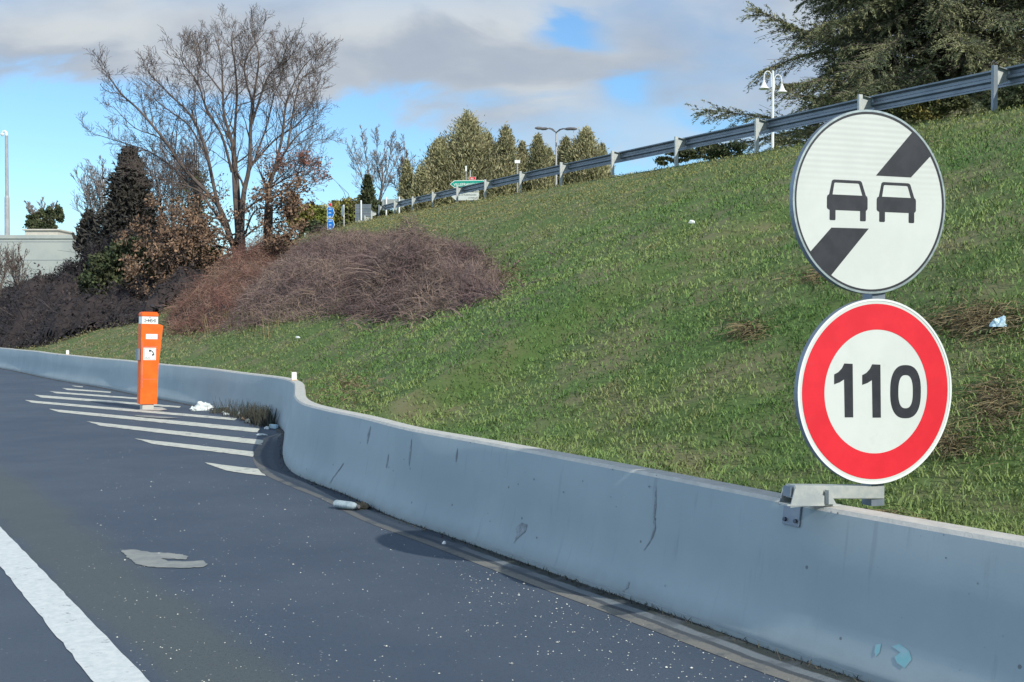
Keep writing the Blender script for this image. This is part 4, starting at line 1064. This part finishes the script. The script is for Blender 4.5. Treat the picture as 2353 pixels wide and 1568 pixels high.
# ------------------------------------------------------------------ conifers
def conifer(name, label, px, pyt, pyb, wpx, Y, m, n, seed, lw=(.3, .13), group=None, power=.8, droop=.1, tiers=16, solid=.75, rough=.22, coremat=None):
    rg = np.random.default_rng(seed)
    top = at(px, pyt, Y); bot = at(px, pyb, Y); hgt = top.z-bot.z; zb = min(tz(top.x, Y, bot.z), bot.z)
    r = empty(name, Vector((top.x, Y, zb))); tag(r, label, 'tree', group)
    R = wpx*Y/2600/2; oz = bot.z-zb
    # boughs: each is a clump of sprays on the crown's surface
    nb = tiers*16; hz = rg.random(nb)**1.15; az = rg.random(nb)*2*pi
    prof_ = (1-hz)**power*(1-.25*np.maximum(0, .18-hz)/.18)
    rad = R*prof_*(1-rough+rough*2*rg.random(nb))
    out_ = np.stack([np.cos(az), np.sin(az), np.zeros(nb)], 1)
    idx = rg.integers(0, nb, n); tt = rg.random(n)**.5
    pos = out_[idx]*(rad[idx]*tt)[:, None]; pos[:, 2] = oz+hz[idx]*hgt+(tt*rad[idx])*(.35-droop*2)
    clus = .10*R+.06
    pos += rg.normal(size=(n, 3))*clus*np.array([1, 1, 1.5 if droop == .1 else .9])*(.5+.6*prof_[idx])[:, None]
    D = out_[idx]*.55+np.array([0, 0, 1.3-droop*6])+rg.normal(size=(n, 3))*.35
    tn = np.clip(.15+.6*rg.random(nb)[idx]+.3*rg.random(n)-.1, 0, 1)
    leaves(pos, D, lw[0]*(.6+.8*rg.random(n)), lw[1], 'crown', m, r, tn)
    b_ = MB(); b_.tube([(0, 0, -.3), (0, 0, oz+hgt*.5), (0, 0, oz+hgt*.97)], [max(.12, R*.09), R*.05, .02], 7)
    for i in range(0, nb, 3): b_.tube([(0, 0, oz+hz[i]*hgt*.97), tuple(out_[i]*rad[i]*.8+np.array([0, 0, oz+hz[i]*hgt+rad[i]*(.2-droop)]))], [.03, .012], 3, cap=False)
    b_.build('trunk', P['bark'], r)
    # dense inner boughs that keep daylight out of the crown's heart
    n2 = n//3; t2 = rg.random(n2)*solid; i2 = rg.integers(0, nb, n2); p2 = out_[i2]*(R*prof_[i2]*t2)[:, None]; p2[:, 2] = oz+hz[i2]*hgt
    leaves(p2, rg.normal(size=(n2, 3)), lw[0]*1.7, lw[1]*2.6, 'inner_boughs', coremat or m, r, rg.random(n2)*.3)
    return r
GC = 'olive cypresses behind the far crash rail'
cy = [(1075, 280, 500, 175, 96, 'tallest and widest olive cypress, in the middle of the left clump'), (1010, 330, 505, 120, 95, 'olive cypress with a pointed top on the left shoulder of the tallest one'),
      (1118, 312, 480, 90, 99, 'bluish cypress tucked behind the right shoulder of the tallest one'), (1163, 298, 470, 74, 95, 'slim pointed cypress right of the tallest one'),
      (1200, 330, 450, 46, 100, 'narrow bluish cypress in the gap right of the slim pointed one'), (1236, 318, 450, 66, 95, 'rounded olive cypress just left of the four-headed lamp'),
      (1262, 345, 440, 40, 100, 'small narrow cypress behind the four-headed lamp'), (1300, 322, 430, 56, 97, 'pointed olive cypress just right of the four-headed lamp'),
      (1345, 305, 425, 92, 95, 'broad olive cypress at the right end of the row'), (968, 390, 505, 60, 93, 'low olive cypress at the left foot of the clump'), (935, 372, 500, 36, 94, 'thin olive cypress between the bare trees'),
      (1385, 335, 415, 26, 99, 'thin cypress tip at the far right end of the row')]
for i, (px, pt, pb_, w_, Y, lab) in enumerate(cy):
    conifer('cypress_tree', lab, px, pt, pb_, w_*1.4, Y, P['cypress'], int(15000*(w_/100)*((pb_-pt)/180)+2500), 40+i, (.34, .085), GC, power=.78, rough=.34, tiers=22, solid=.7)
conifer('dark_conifer', 'dark brown-green conical conifer left of the big oak', 298, 352, 660, 215, 56, P['conifer_dark'], 26000, 60, (.34, .10), None, power=.85, droop=.18, rough=.26, tiers=26)
conifer('small_conifer', 'low dark conifer shoot at the left foot of the dark conical conifer', 205, 490, 580, 70, 60, P['conifer_dark'], 2500, 61, (.3, .1), None, power=.7, droop=.1)
conifer('small_conifer', 'small pointed dark green conifer before the slender bare tree', 845, 405, 500, 52, 90, P['ivy'], 2600, 62, (.35, .13), None, power=.8, droop=.1)

# ------------------------------------------------------------------ big cedar top right
CY = 40.
cb = at(2180, 300, CY); cz = tz(cb.x, CY, 5)
cedar = empty('cedar_tree', Vector((cb.x, CY, cz))); tag(cedar, 'huge cedar with layered drooping boughs at top right behind the crash rail', 'tree')
def CP(px, py, dy=0): return at(px, py, CY+dy)-cedar.location
tr = MB(); tr.tube([Vector((0, 0, -.5)), CP(2170, 60), CP(2165, -250), CP(2160, -700)], [.5, .42, .3, .08], 12); 
Cs = []; Ds = []; Ls = []; Tt = []
def bough(pts_, r0, fr, dens=1.0, hang=.5, bright=.5):
    P_ = catmull(pts_, 5); n = len(P_); tr.tube(P_, [r0*(1-.85*i/(n-1)) for i in range(n)], 5, cap=False)
    tot = sum((b-a).length for a, b in zip(P_, P_[1:])); m_n = int(tot*19*dens)
    for j in range(m_n):
        t = (j+rng.random())/m_n; t = .12+.88*t; i = min(int(t*(n-1)), n-2); q = P_[i].lerp(P_[i+1], t*(n-1)-i); d = (P_[i+1]-P_[i]).normalized()
        side = d.cross(Vector((0, 0, 1))).normalized()*rng.choice((-1, 1)); ln = fr*(.35+.65*sin(pi*min(1, (1-t)*1.1+.12)))*rng.uniform(.5, 1.1)
        td = (d*rng.uniform(.45, 1.0)+side*rng.uniform(.1, 1.0)+Vector((0, 0, rng.uniform(-.55, .25)*hang*2))).normalized()
        e = q+td*ln; 
        if rng.random() < .35: tr.tube([q, e], [.012, .005], 3, cap=False)
        tb_ = rng.random()
        for s in range(int(10+ln*17)):
            u_ = rng.random(); c = q.lerp(e, u_); c = c+Vector((0, 0, -hang*.22*u_*u_*ln))+rvec()*.035
            Cs.append(tuple(c)); Ds.append(tuple(td*1.0+rvec()*.8+Vector((0, 0, .1)))); Ls.append(.08+.08*rng.random()); Tt.append(min(1, max(0, .15+.55*tb_+.3*rng.random())))
boughs = [([(2120, 40), (2000, 85), (1870, 78), (1740, 24)], -2.0, .05, .75), ([(2140, 130), (2000, 150), (1890, 118), (1752, 165)], -1.0, .05, .9), ([(2140, 110), (2010, 110), (1900, 95), (1800, 60)], 1, .05, .8),
    ([(2130, 290), (1980, 300), (1800, 275), (1622, 252)], -.5, .05, .8), ([(2150, 215), (2010, 205), (1900, 185), (1800, 200)], -3.0, .05, 1.0), ([(2120, 320), (1960, 315), (1850, 300), (1700, 330)], 2.0, .04, .8),
    ([(2140, -10), (2040, 0), (1960, 5), (1905, -20)], .5, .05, .8), ([(2150, 60), (2060, 50), (1960, 45), (1900, 55)], -3, .05, .9), ([(2160, 190), (2050, 225), (1950, 235), (1850, 222)], -3.5, .05, 1.0),
    ([(2150, 270), (2040, 260), (1930, 285), (1790, 320)], -2.5, .04, 1.0), ([(2170, 200), (2260, 205), (2340, 190)], -4, .05, 1.0), ([(2170, 130), (2230, 100), (2300, 95), (2390, 130)], -4.5, .05, 1.0),
    ([(2170, 60), (2240, 20), (2320, 10), (2420, 40)], -4, .05, 1.0), ([(2150, 100), (2080, 150), (2020, 190), (1960, 215)], -5, .05, 1.1), ([(2160, 20), (2100, 60), (2040, 110), (1980, 160)], -4.5, .05, 1.1),
    ([(2160, 150), (2180, 190), (2210, 230), (2230, 250)], -5.5, .05, 1.1), ([(2160, -40), (2230, -30), (2330, -10), (2450, 20)], -2.5, .05, 1.0), ([(2180, 260), (2260, 250), (2350, 240), (2450, 250)], -2, .05, 1.0),
    ([(2170, 90), (2200, 130), (2270, 170), (2350, 160)], -5.5, .05, 1.1), ([(2130, 230), (2090, 250), (2080, 240), (2160, 222)], -5, .04, .8), ([(2150, -60), (2080, -40), (2010, -20), (1960, -60)], -3, .05, 1.0),
    ([(2160, 10), (2180, 40), (2200, 80), (2220, 110)], -6, .05, 1.1), ([(2150, 310), (1960, 330), (1860, 330), (1800, 322)], 1.0, .04, .9), ([(2170, 280), (2300, 290), (2400, 280)], 0, .04, .9)]
for pl_, dy, r0, dn in boughs:
    n = len(pl_); bough([CP(x, y, dy*(i/(n-1))) for i, (x, y) in enumerate(pl_)], r0*1.4, 1.35, dn*1.25, .55)
for j in range(430):   # boughs all round the trunk
    a = rng.uniform(0, 2*pi); z0 = CP(0, rng.uniform(-260, 310)).z; L = rng.uniform(3.2, 5.2)
    s = Vector((0, 0, z0)); d = Vector((cos(a), sin(a), 0)); 
    bough([s, s+d*L*.4+Vector((0, 0, .25)), s+d*L*.75+Vector((0, 0, .2)), s+d*L+Vector((0, 0, -.35))], .06, 1.1, .62, .6)
tr.build('trunk', P['bark'], cedar, fix=False)
Cs = np.array(Cs); leaves(Cs, np.array(Ds), np.array(Ls)*1.25, .030, 'needles', P['cedar'], cedar, np.array(Tt))

# ------------------------------------------------------------------ bushes behind the crest
clump_tree('bush', 'bright yellow-green bush on the crest right of the oak', [(715, 495, 42, 34), (690, 510, 30, 30), (745, 505, 25, 24)], P['bush'], 92, 5200, (.3, .2), False, 'bush', 'bushes behind the crest', 'foliage')
clump_tree('bush', 'golden-green bush behind the blue direction sign', [(800, 490, 46, 36), (832, 478, 26, 30), (770, 505, 30, 30)], P['bush'], 96, 5200, (.3, .2), False, 'bush', 'bushes behind the crest', 'foliage')
clump_tree('bush', 'dark green bush low behind the marker post on the crest', [(725, 530, 55, 22), (790, 530, 50, 20)], P['ivy'], 86, 3800, (.28, .2), False, 'bush', 'bushes behind the crest', 'foliage')
clump_tree('bush', 'dark green leafy bush around the foot of the slender bare tree', [(868, 490, 34, 26), (890, 500, 26, 20)], P['ivy'], 86, 2500, (.28, .2), False, 'bush', 'bushes behind the crest', 'foliage')
clump_tree('bush', 'spreading dark juniper on the crest under the crash rail', [(1590, 352, 70, 15), (1640, 345, 45, 20), (1680, 350, 40, 22), (1540, 368, 40, 10)], P['ivy'], 36, 5200, (.16, .05), False, 'bush', None, 'foliage')
clump_tree('bush', 'yellow-tipped shrub under the crash rail at upper right', [(2125, 245, 55, 30), (2200, 232, 50, 28), (2080, 262, 40, 22)], mat('olive_leaf', (.055, .065, .022), .9, col2=(.20, .17, .04), scale=1.6, lo=.5, hi=.62, extra=tintf(lo=.4, hi=1.5)), 24, 5200, (.085, .045), False, 'bush', None, 'foliage')
clump_tree('bush', 'dark shrub under the crash rail at the right edge', [(2320, 215, 50, 30), (2400, 200, 60, 36), (2270, 235, 30, 18)], P['ivy'], 24, 4200, (.085, .045), False, 'bush', None, 'foliage')
# arching canes against the sky
b_ = MB(); r0 = at(810, 480, 60)
for (x0, y0), (x1, y1), (x2, y2) in (((812, 480), (800, 445), (762, 408)), ((790, 500), (765, 478), (735, 462)), ((800, 470), (790, 440), (778, 425)), ((780, 500), (752, 482), (728, 474))):
    b_.tube([at(x, y, 60)-r0 for x, y in ((x0, y0+60), (x0, y0), (x1, y1), (x2, y2))], [.02, .016, .013, .008], 4, cap=False)
o = b_.build('cane', P['bark']); o.location = r0; tag(o, 'thin arching bare canes rising against the sky beside the blue sign', 'plant')
print('part2', len(bpy.data.objects))

# ------------------------------------------------------------------ thickets
def inside(x, y, poly):
    c = False; j = len(poly)-1
    for i in range(len(poly)):
        xi, yi = poly[i]; xj, yj = poly[j]
        if (yi > y) != (yj > y) and x < (xj-xi)*(y-yi)/(yj-yi)+xi: c = not c
        j = i
    return c
def edge_dist(x, y, poly):
    m = 1e9
    for (x0, y0), (x1, y1) in zip(poly, poly[1:]+poly[:1]):
        dx, dy = x1-x0, y1-y0; t = max(0, min(1, ((x-x0)*dx+(y-y0)*dy)/(dx*dx+dy*dy))); m = min(m, math.hypot(x-x0-t*dx, y-y0-t*dy))
    return m
from mathutils import noise as mn
def region(outline):
    """outline of a thicket's footprint on the bank, as ground points"""
    return [(p.x, p.y) for p in (hit(*q) for q in outline) if p is not None]
def sample(poly, n):
    xs = [p[0] for p in poly]; ys = [p[1] for p in poly]; o = []
    while len(o) < n:
        x, y = rng.uniform(min(xs), max(xs)), rng.uniform(min(ys), max(ys))
        if inside(x, y, poly): o.append((x, y))
    return o
def hfun(x, y, poly, hgt, fall=1.2, sc=.6):
    e = min(1, edge_dist(x, y, poly)/fall); nz = mn.noise(Vector((x*sc, y*sc, 3.1)))+.5*mn.noise(Vector((x*sc*2.3, y*sc*2.3, 1.7)))
    return hgt*(e**.8)*max(.12, .72+.95*nz)
def canes(R0, D, L, w, droop, name, m, parent, tint=None, seg=5):
    """arching thin stems as slim crossed ribbons"""
    N = len(R0); D = D/np.linalg.norm(D, axis=1, keepdims=True); side = np.cross(D, nr.normal(size=(N, 3))); side /= np.linalg.norm(side, axis=1, keepdims=True)
    V = np.zeros((N, (seg+1)*2, 3))
    for k in range(seg+1):
        t = k/seg; p = R0+D*(L*t)[:, None]; p[:, 2] -= droop*L*t*t; ww = (w*(1-.75*t))[:, None]
        V[:, 2*k] = p-side*ww; V[:, 2*k+1] = p+side*ww
    i = np.arange(N)[:, None]*(seg+1)*2
    Fc = np.concatenate([i+np.array([[2*k, 2*k+1, 2*k+3, 2*k+2]]) for k in range(seg)], 0)
    t = nr.random(N) if tint is None else tint
    return np_mesh(name, V.reshape(-1, 3), Fc, np.repeat(t, (seg+1)*2), m, parent)
def thicket(name, label, outline, hgt, m, n, nfine, cat='thicket', fall=1.2, w=.010, up=.9, leaf=None, sc=.6, group=None, droop=.55, base=.42):
    poly = region(outline); cx = sum(p[0] for p in poly)/len(poly); cy_ = sum(p[1] for p in poly)/len(poly)
    r = empty(name, Vector((cx, cy_, tz(cx, cy_)))); tag(r, label, cat, group); o = np.array(r.location)
    # matted inner stems
    xs = [p[0] for p in poly]; ys = [p[1] for p in poly]; st_ = .22; nx = int((max(xs)-min(xs))/st_)+2; ny = int((max(ys)-min(ys))/st_)+2; idx = {}; vv = []; ff = []
    for i in range(nx):
        for j in range(ny):
            x, y = min(xs)+i*st_, min(ys)+j*st_
            if inside(x, y, poly):
                z = tz(x, y)+max(-.05, hfun(x, y, poly, hgt*base, fall, sc)-.08+.16*mn.noise(Vector((x*2.6, y*2.6, 0)))*hgt)
                idx[i, j] = len(vv); vv.append((x+rng.uniform(-.06, .06)-o[0], y+rng.uniform(-.06, .06)-o[1], z-o[2]))
    for (i, j), a in idx.items():
        q = [idx.get(k) for k in ((i, j), (i+1, j), (i+1, j+1), (i, j+1))]
        if None not in q: ff.append(tuple(q))
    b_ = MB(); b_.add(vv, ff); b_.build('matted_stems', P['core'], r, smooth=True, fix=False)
    pt = [(x+rng.gauss(0, .38), y+rng.gauss(0, .38)) if rng.random() < .35 else (x, y) for x, y in sample(poly, n)]; R0 = np.array([(x, y, tz(x, y)) for x, y in pt]); hh_ = np.array([max(.12, hfun(x, y, poly, hgt, fall, sc)) if inside(x, y, poly) else .3 for x, y in pt])
    D = nr.normal(size=(n, 3))*np.array([.8, .8, .2]); D[:, 2] += up; L = (hh_+.12)*1.35*(.55+.8*nr.random(n)**2)
    canes(R0-o, D, L, w*(.6+.8*nr.random(n)), droop, 'stems', m, r)
    pt = sample(poly, nfine); hh_ = np.array([max(.08, hfun(x, y, poly, hgt, fall, sc)) for x, y in pt])
    R0 = np.array([(x, y, tz(x, y)) for x, y in pt]); R0[:, 2] += hh_*(.25+.75*nr.random(nfine)**.7)*.95
    D = nr.normal(size=(nfine, 3))+np.array([0, 0, .35]); canes(R0-o, D, .18+.35*nr.random(nfine), w*.45*(.6+.6*nr.random(nfine)), .3, 'twigs', m, r, seg=2)
    if leaf:
        nl, lm, ls = leaf; pt = sample(poly, nl); hh_ = np.array([max(.08, hfun(x, y, poly, hgt, fall, sc)) for x, y in pt])
        R0 = np.array([(x, y, tz(x, y)) for x, y in pt]); R0[:, 2] += hh_*(.2+.8*nr.random(nl)); leaves(R0-o, nr.normal(size=(nl, 3)), ls*(.6+.7*nr.random(nl)), ls*.6, 'leaves', lm, r)
    return r
thicket('bramble_thicket', 'purple-brown leafless bramble thicket in the middle of the bank, its right half', [(800, 735), (880, 745), (980, 735), (1080, 712), (1150, 690), (1160, 650), (1120, 600), (1060, 575), (960, 560), (900, 560), (830, 600), (790, 670)],
        1.35, P['bramble'], 5200, 22000, fall=1.6, w=.011, base=.36)
thicket('bramble_thicket', 'lower brown thicket mounding left of the tallest brambles, below the crest', [(500, 770), (640, 745), (810, 728), (830, 640), (900, 560), (860, 545), (760, 560), (690, 590), (620, 620), (560, 680)],
        1.0, P['bramble'], 5600, 24000, fall=1.6, w=.012, base=.36)
thicket('scrub', 'reddish twiggy scrub at the foot of the big oak', [(395, 772), (500, 765), (570, 680), (640, 610), (690, 575), (600, 590), (530, 640), (440, 690), (385, 740)], 1.25, P['redtwig'], 4200, 22000, fall=.8, w=.012)
thicket('undergrowth', 'dark bushy undergrowth filling the shaded left end of the bank', [(-60, 798), (0, 806), (110, 794), (230, 758), (330, 742), (400, 705), (520, 650), (430, 640), (330, 640), (220, 660), (100, 690), (0, 730), (-60, 760)],
        2.0, P['undergrowth'], 9000, 44000, fall=1.1, w=.018, leaf=(26000, P['undergrowth'], .16), up=1.4, droop=.35, sc=.35, base=.8)
clump_tree('evergreen_shrub', 'dark glossy evergreen shrub under the left limbs of the oak', [(290, 670, 80, 60), (240, 640, 60, 60), (350, 640, 70, 60), (400, 610, 60, 60), (300, 600, 90, 60), (470, 600, 50, 50)], P['ivy'], 43, 16000, (.17, .10), True, 'shrub', None, 'foliage')
clump_tree('shrub', 'brown twiggy shrub rising left of the dark conifer against the pale wall', [(245, 600, 55, 50), (190, 640, 60, 50), (120, 670, 60, 40), (290, 570, 50, 40)], P['undergrowth'], 52, 26000, (.16, .035), False, 'shrub', None, 'twigs')
clump_tree('shrub', 'dark leafless hedge mass at the left edge, below the pale concrete wall', [(20, 735, 110, 48), (-70, 725, 90, 60), (110, 715, 90, 52), (175, 680, 60, 58), (-30, 755, 120, 40), (70, 705, 60, 40)], P['undergrowth'], 54, 44000, (.17, .035), False, 'shrub', None, 'twigs')
# pale dead stalks in front of the scrub
R0 = []
for q in range(70):
    p = hit(rng.uniform(430, 640), rng.uniform(745, 790)); 
    if p: R0.append(tuple(p))
R0 = np.array(R0); n = len(R0); D = nr.normal(size=(n, 3))*np.array([.35, .35, .1])+np.array([-.1, 0, 1.0])
o = canes(R0, D, .35+.5*nr.random(n), np.full(n, .009), .15, 'dead_stalks', P['drygrass'], None); tag(o, 'pale dead weed stalks standing before the scrub', 'stalks', kind='stuff')
# flattened dead grass
R0 = []; TT = []
for cx, cy_, rx, ry, k in ((2250, 745, 105, 32, 4200), (2290, 930, 60, 70, 1800), (1715, 765, 45, 20, 900), (1150, 640, 70, 30, 1500), (800, 890, 70, 40, 1200), (1880, 640, 60, 16, 500), (2180, 1030, 60, 30, 700), (2000, 1200, 100, 12, 300), (2100, 330, 60, 14, 400)):
    for q in range(k):
        a = rng.random()*2*pi; r_ = abs(rng.gauss(0, .75)); p = hit(cx+rx*r_*cos(a), cy_+ry*r_*sin(a))
        if p: R0.append((p.x, p.y, p.z+rng.uniform(.0, .06)))
R0 = np.array(R0); n = len(R0); D = nr.normal(size=(n, 3))*np.array([1, 1, .22]); o = canes(R0, D, .05+.11*nr.random(n), .0014+.00022*R0[:, 1], .25, 'dead_grass', P['drygrass'], None, seg=3)
tag(o, 'flattened brown dead grass lying in patches on the green bank', 'dead grass', kind='stuff')

# ------------------------------------------------------------------ dirt, weeds and litter along the barrier
R0 = []
for i in range(i0-10, len(path)-30):
    for q in range(34 if path[i].y < 12 else 10):
        p = path[i].lerp(path[i+1], rng.random())-nrm[i]*abs(rng.gauss(0, .024)); R0.append((p.x, p.y, .006))
R0 = np.array(R0); n = len(R0); D = nr.normal(size=(n, 3))*.5+np.array([0, 0, .8]); o = canes(R0, D, .012+.05*nr.random(n)**2.6, np.full(n, .0035), .3, 'moss', P['weed'], None, seg=2); tag(o, 'dark moss and tiny weeds along the foot of the barrier', 'moss', kind='stuff')
R0 = []
for x0, y0, sx_, sy_, k in ((612, 977, 9, 3.5, 420), (590, 971, 11, 3.5, 380), (570, 965, 10, 3.5, 200), (520, 952, 18, 2.5, 90), (545, 958, 12, 3, 90)):
    for q in range(k):
        p = gnd(rng.gauss(x0, sx_), rng.gauss(y0, sy_)); R0.append((p.x, p.y, 0))
R0 = np.array(R0); n = len(R0); D = nr.normal(size=(n, 3))*np.array([.2, .2, .1])+np.array([0, 0, 1.0]); o = canes(R0, D, .08+.30*nr.random(n), np.full(n, .006), .1, 'weed_clump', P['weed'], None); tag(o, 'dark dry weeds growing in the litter at the bend of the barrier', 'weeds', kind='stuff')
b_ = MB()
for q in range(1500):
    if q < 330: px, py = rng.gauss(560, 45), 0; py = 950+(px-560)*.28+rng.gauss(0, 5)
    elif q < 600:
        px = rng.uniform(1050, 2000); py = 1330+(px-1180)*.36+abs(rng.gauss(0, 70))
    else: px, py = rng.uniform(200, 1950), rng.uniform(980, 1570)
    if py < 900: continue
    p = gnd(px, py)
    i = min(range(0, len(path), 3), key=lambda i: (path[i]-p).length)
    if (p-path[i]).dot(nrm[i]) > -.02: continue
    s = rng.uniform(.0018, .0042)*(1+.05*p.y)*(1 if q > 330 else 2.0)*(1 if rng.random() < .93 else 1.8); c = p+Vector((0, 0, s*.5))
    vv = [c+Vector((rng.uniform(.7, 1.2)*s*cos(a), rng.uniform(.7, 1.2)*s*sin(a), 0)) for a in [pi*k/3 for k in range(6)]]+[c+Vector((0, 0, s*.7))]
    b_.add(vv, [(k, (k+1) % 6, 6) for k in range(6)], rng.random())
o = b_.build('grit', P['stone'], fix=False); tag(o, 'pale grit and small stones scattered over the asphalt', 'grit', kind='stuff')

def crumple(name, px, py, sx_, sy_, sz, m, label, cat, rz=0, seed=1, sub=3, amp=.35, z0=None, grp=None, pos=None):
    p = pos or gnd(px, py); bm = bmesh.new(); bmesh.ops.create_icosphere(bm, subdivisions=sub, radius=1)
    for v_ in bm.verts:
        q = v_.co*1.6+Vector((seed*7.3, seed*1.7, 0)); f_ = 1+amp*mn.noise(q)+amp*.6*mn.noise(q*2.7)+amp*.35*mn.noise(q*6)
        v_.co = Vector((v_.co.x*sx_*f_, v_.co.y*sy_*f_, max(-.2*sz, v_.co.z*sz*f_)))
    me = bpy.data.meshes.new(name); bm.to_mesh(me); bm.free(); o = link(name, me, m); o.location = p+Vector((0, 0, sz*.2+.003)); o.rotation_euler = (0, 0, radians(rz)); tag(o, label, cat, grp); return o
LG = 'litter at the bend of the barrier'
bag = crumple('plastic_bag', 466, 943, .17, .11, .12, P['bag'], 'crumpled white plastic bag against the foot of the barrier, right of the orange pillar', 'bag', 20, 1, 4, .42, grp=LG)
for v_ in bag.data.vertices:
    if v_.co.z > .11: v_.co.z += (v_.co.z-.11)*.5; v_.co.x -= .03*(v_.co.z-.11)/.1
crumple('plastic_bag', 444, 945, .05, .05, .07, P['bag'], 'small white plastic knot just left of the big crumpled bag', 'bag', 0, 5, 3, .7, grp=LG)
crumple('paper_scrap', 553, 955, .055, .05, .06, P['bag'], 'white crumpled paper among the weeds, nearest to the biggest weed clump', 'litter', 0, 3, 3, .6, grp=LG)
crumple('paper_scrap', 573, 971, .07, .05, .05, P['bag'], 'off-white crumpled scrap below the row of litter, beside the tan scrap', 'litter', 10, 4, 3, .6, grp=LG)
crumple('paper_scrap', 558, 966, .03, .03, .04, P['card'], 'tan orange scrap among the white litter', 'litter', 10, 8, 2, .5, grp=LG)
crumple('paper_scrap', 513, 950, .025, .02, .03, P['lampwhite'], 'tiny bright white scrap higher up among the weeds', 'litter', 10, 9, 2, .5, grp=LG)
crumple('paper_scrap', 601, 1001, .085, .035, .02, P['bag'], 'flat white scrap lying on the striped asphalt at the gutter edge', 'litter', -10, 6, 3, .4, grp=LG)
def carton(px, py, s, label, m, rz):
    p = gnd(px, py); b_ = MB(); b_.box((0, 0, s[2]/2), s); b_.box((s[0]*.5+.008, 0, s[2]*.5), (.016, s[1]*.7, s[2]*.7)); o = b_.build('carton', m, bevel=.004); o.location = p+Vector((0, 0, .008)); o.rotation_euler = (0, radians(4), radians(rz)); tag(o, label, 'carton', LG)
carton(628, 986, (.12, .07, .065), 'pale blue-white carton lying at the wall foot below the weeds', P['blueplastic'], -8)
carton(519, 955, (.09, .05, .04), 'small flat white carton in the middle of the litter', P['bag'], 5)
crumple('paper_scrap', 613, 987, .04, .03, .035, P['bag'], 'grey-white scrap touching the left end of the pale blue carton', 'litter', 0, 12, 3, .5, grp=LG)
b_ = MB(); p0 = gnd(494, 950); b_.add([(-.22, 0, 0), (.2, .05, .0), (.22, .12, .10), (-.05, .12, .09)], [(0, 1, 2, 3)]); b_.add([(-.22, .01, -.004), (.2, .06, -.004), (.22, .13, .096), (-.05, .13, .086)], [(3, 2, 1, 0)])
o = b_.build('board_scrap', P['weed']); o.location = p0+Vector((.1, 0, .01)); tag(o, 'dark slanting scrap of board left of the litter row', 'litter', LG)
# plastic bottle
pa_, pb_ = gnd(763, 1168), gnd(824, 1176); d = (pb_-pa_).normalized(); 
r = empty('plastic_bottle', (pa_+pb_)/2+Vector((0, 0, .045)), math.atan2(d.y, d.x)); tag(r, 'squashed empty plastic bottle lying in the gutter at the foot of the barrier', 'bottle')
b_ = MB(); pr = [(.001, -.125), (.034, -.122), (.042, -.112)]
for q in range(6): z = -.105+q*.032; pr += [(.043, z), (.043, z+.012), (.039, z+.02)]
pr += [(.040, .10), (.030, .125), (.016, .142), (.014, .155), (.001, .156)]
b_.lathe(pr, n=18); b_.v = [(z, x, y*.85) for x, y, z in b_.v]; bo = b_.build('body', P['plastic'], r, smooth=True)
b_ = MB(); b_.lathe([(.001, .15), (.017, .15), (.017, .17), (.001, .17)], n=12); b_.v = [(z, x, y) for x, y, z in b_.v]; b_.build('cap', P['darkgrey'], r)
crumple('leaf_clump', 833, 1172, .06, .05, .05, P['weed'], 'dark clod of dead leaves beside the squashed bottle', 'leaves', 0, 14, 3, .8)
crumple('paper_scrap', 1020, 1252, .018, .014, .02, P['lampwhite'], 'tiny folded white paper on the gutter edge, midway along the near barrier', 'litter', 0, 15, 2, .5)
p = hit(2296, 768); crumple('plastic_scrap', 0, 0, .05, .04, .06, P['blueplastic'], 'pale blue plastic scrap on the dead grass at the right of the bank', 'litter', 0, 16, 3, .7, pos=p+Vector((0, 0, .05)))
for px, py, lab in ((1590, 527, 'tiny white scrap in the grass high on the bank'), (1004, 608, 'tiny white scrap at the right of the brambles'), (684, 787, 'tiny white scrap low on the bank near the S-bend')):
    p = hit(px, py)
    if p: crumple('paper_scrap', 0, 0, .05, .03, .04, P['bag'], lab, 'litter', 0, px, 2, .5, pos=p+Vector((0, 0, .08)))
print('objects', len(bpy.data.objects))
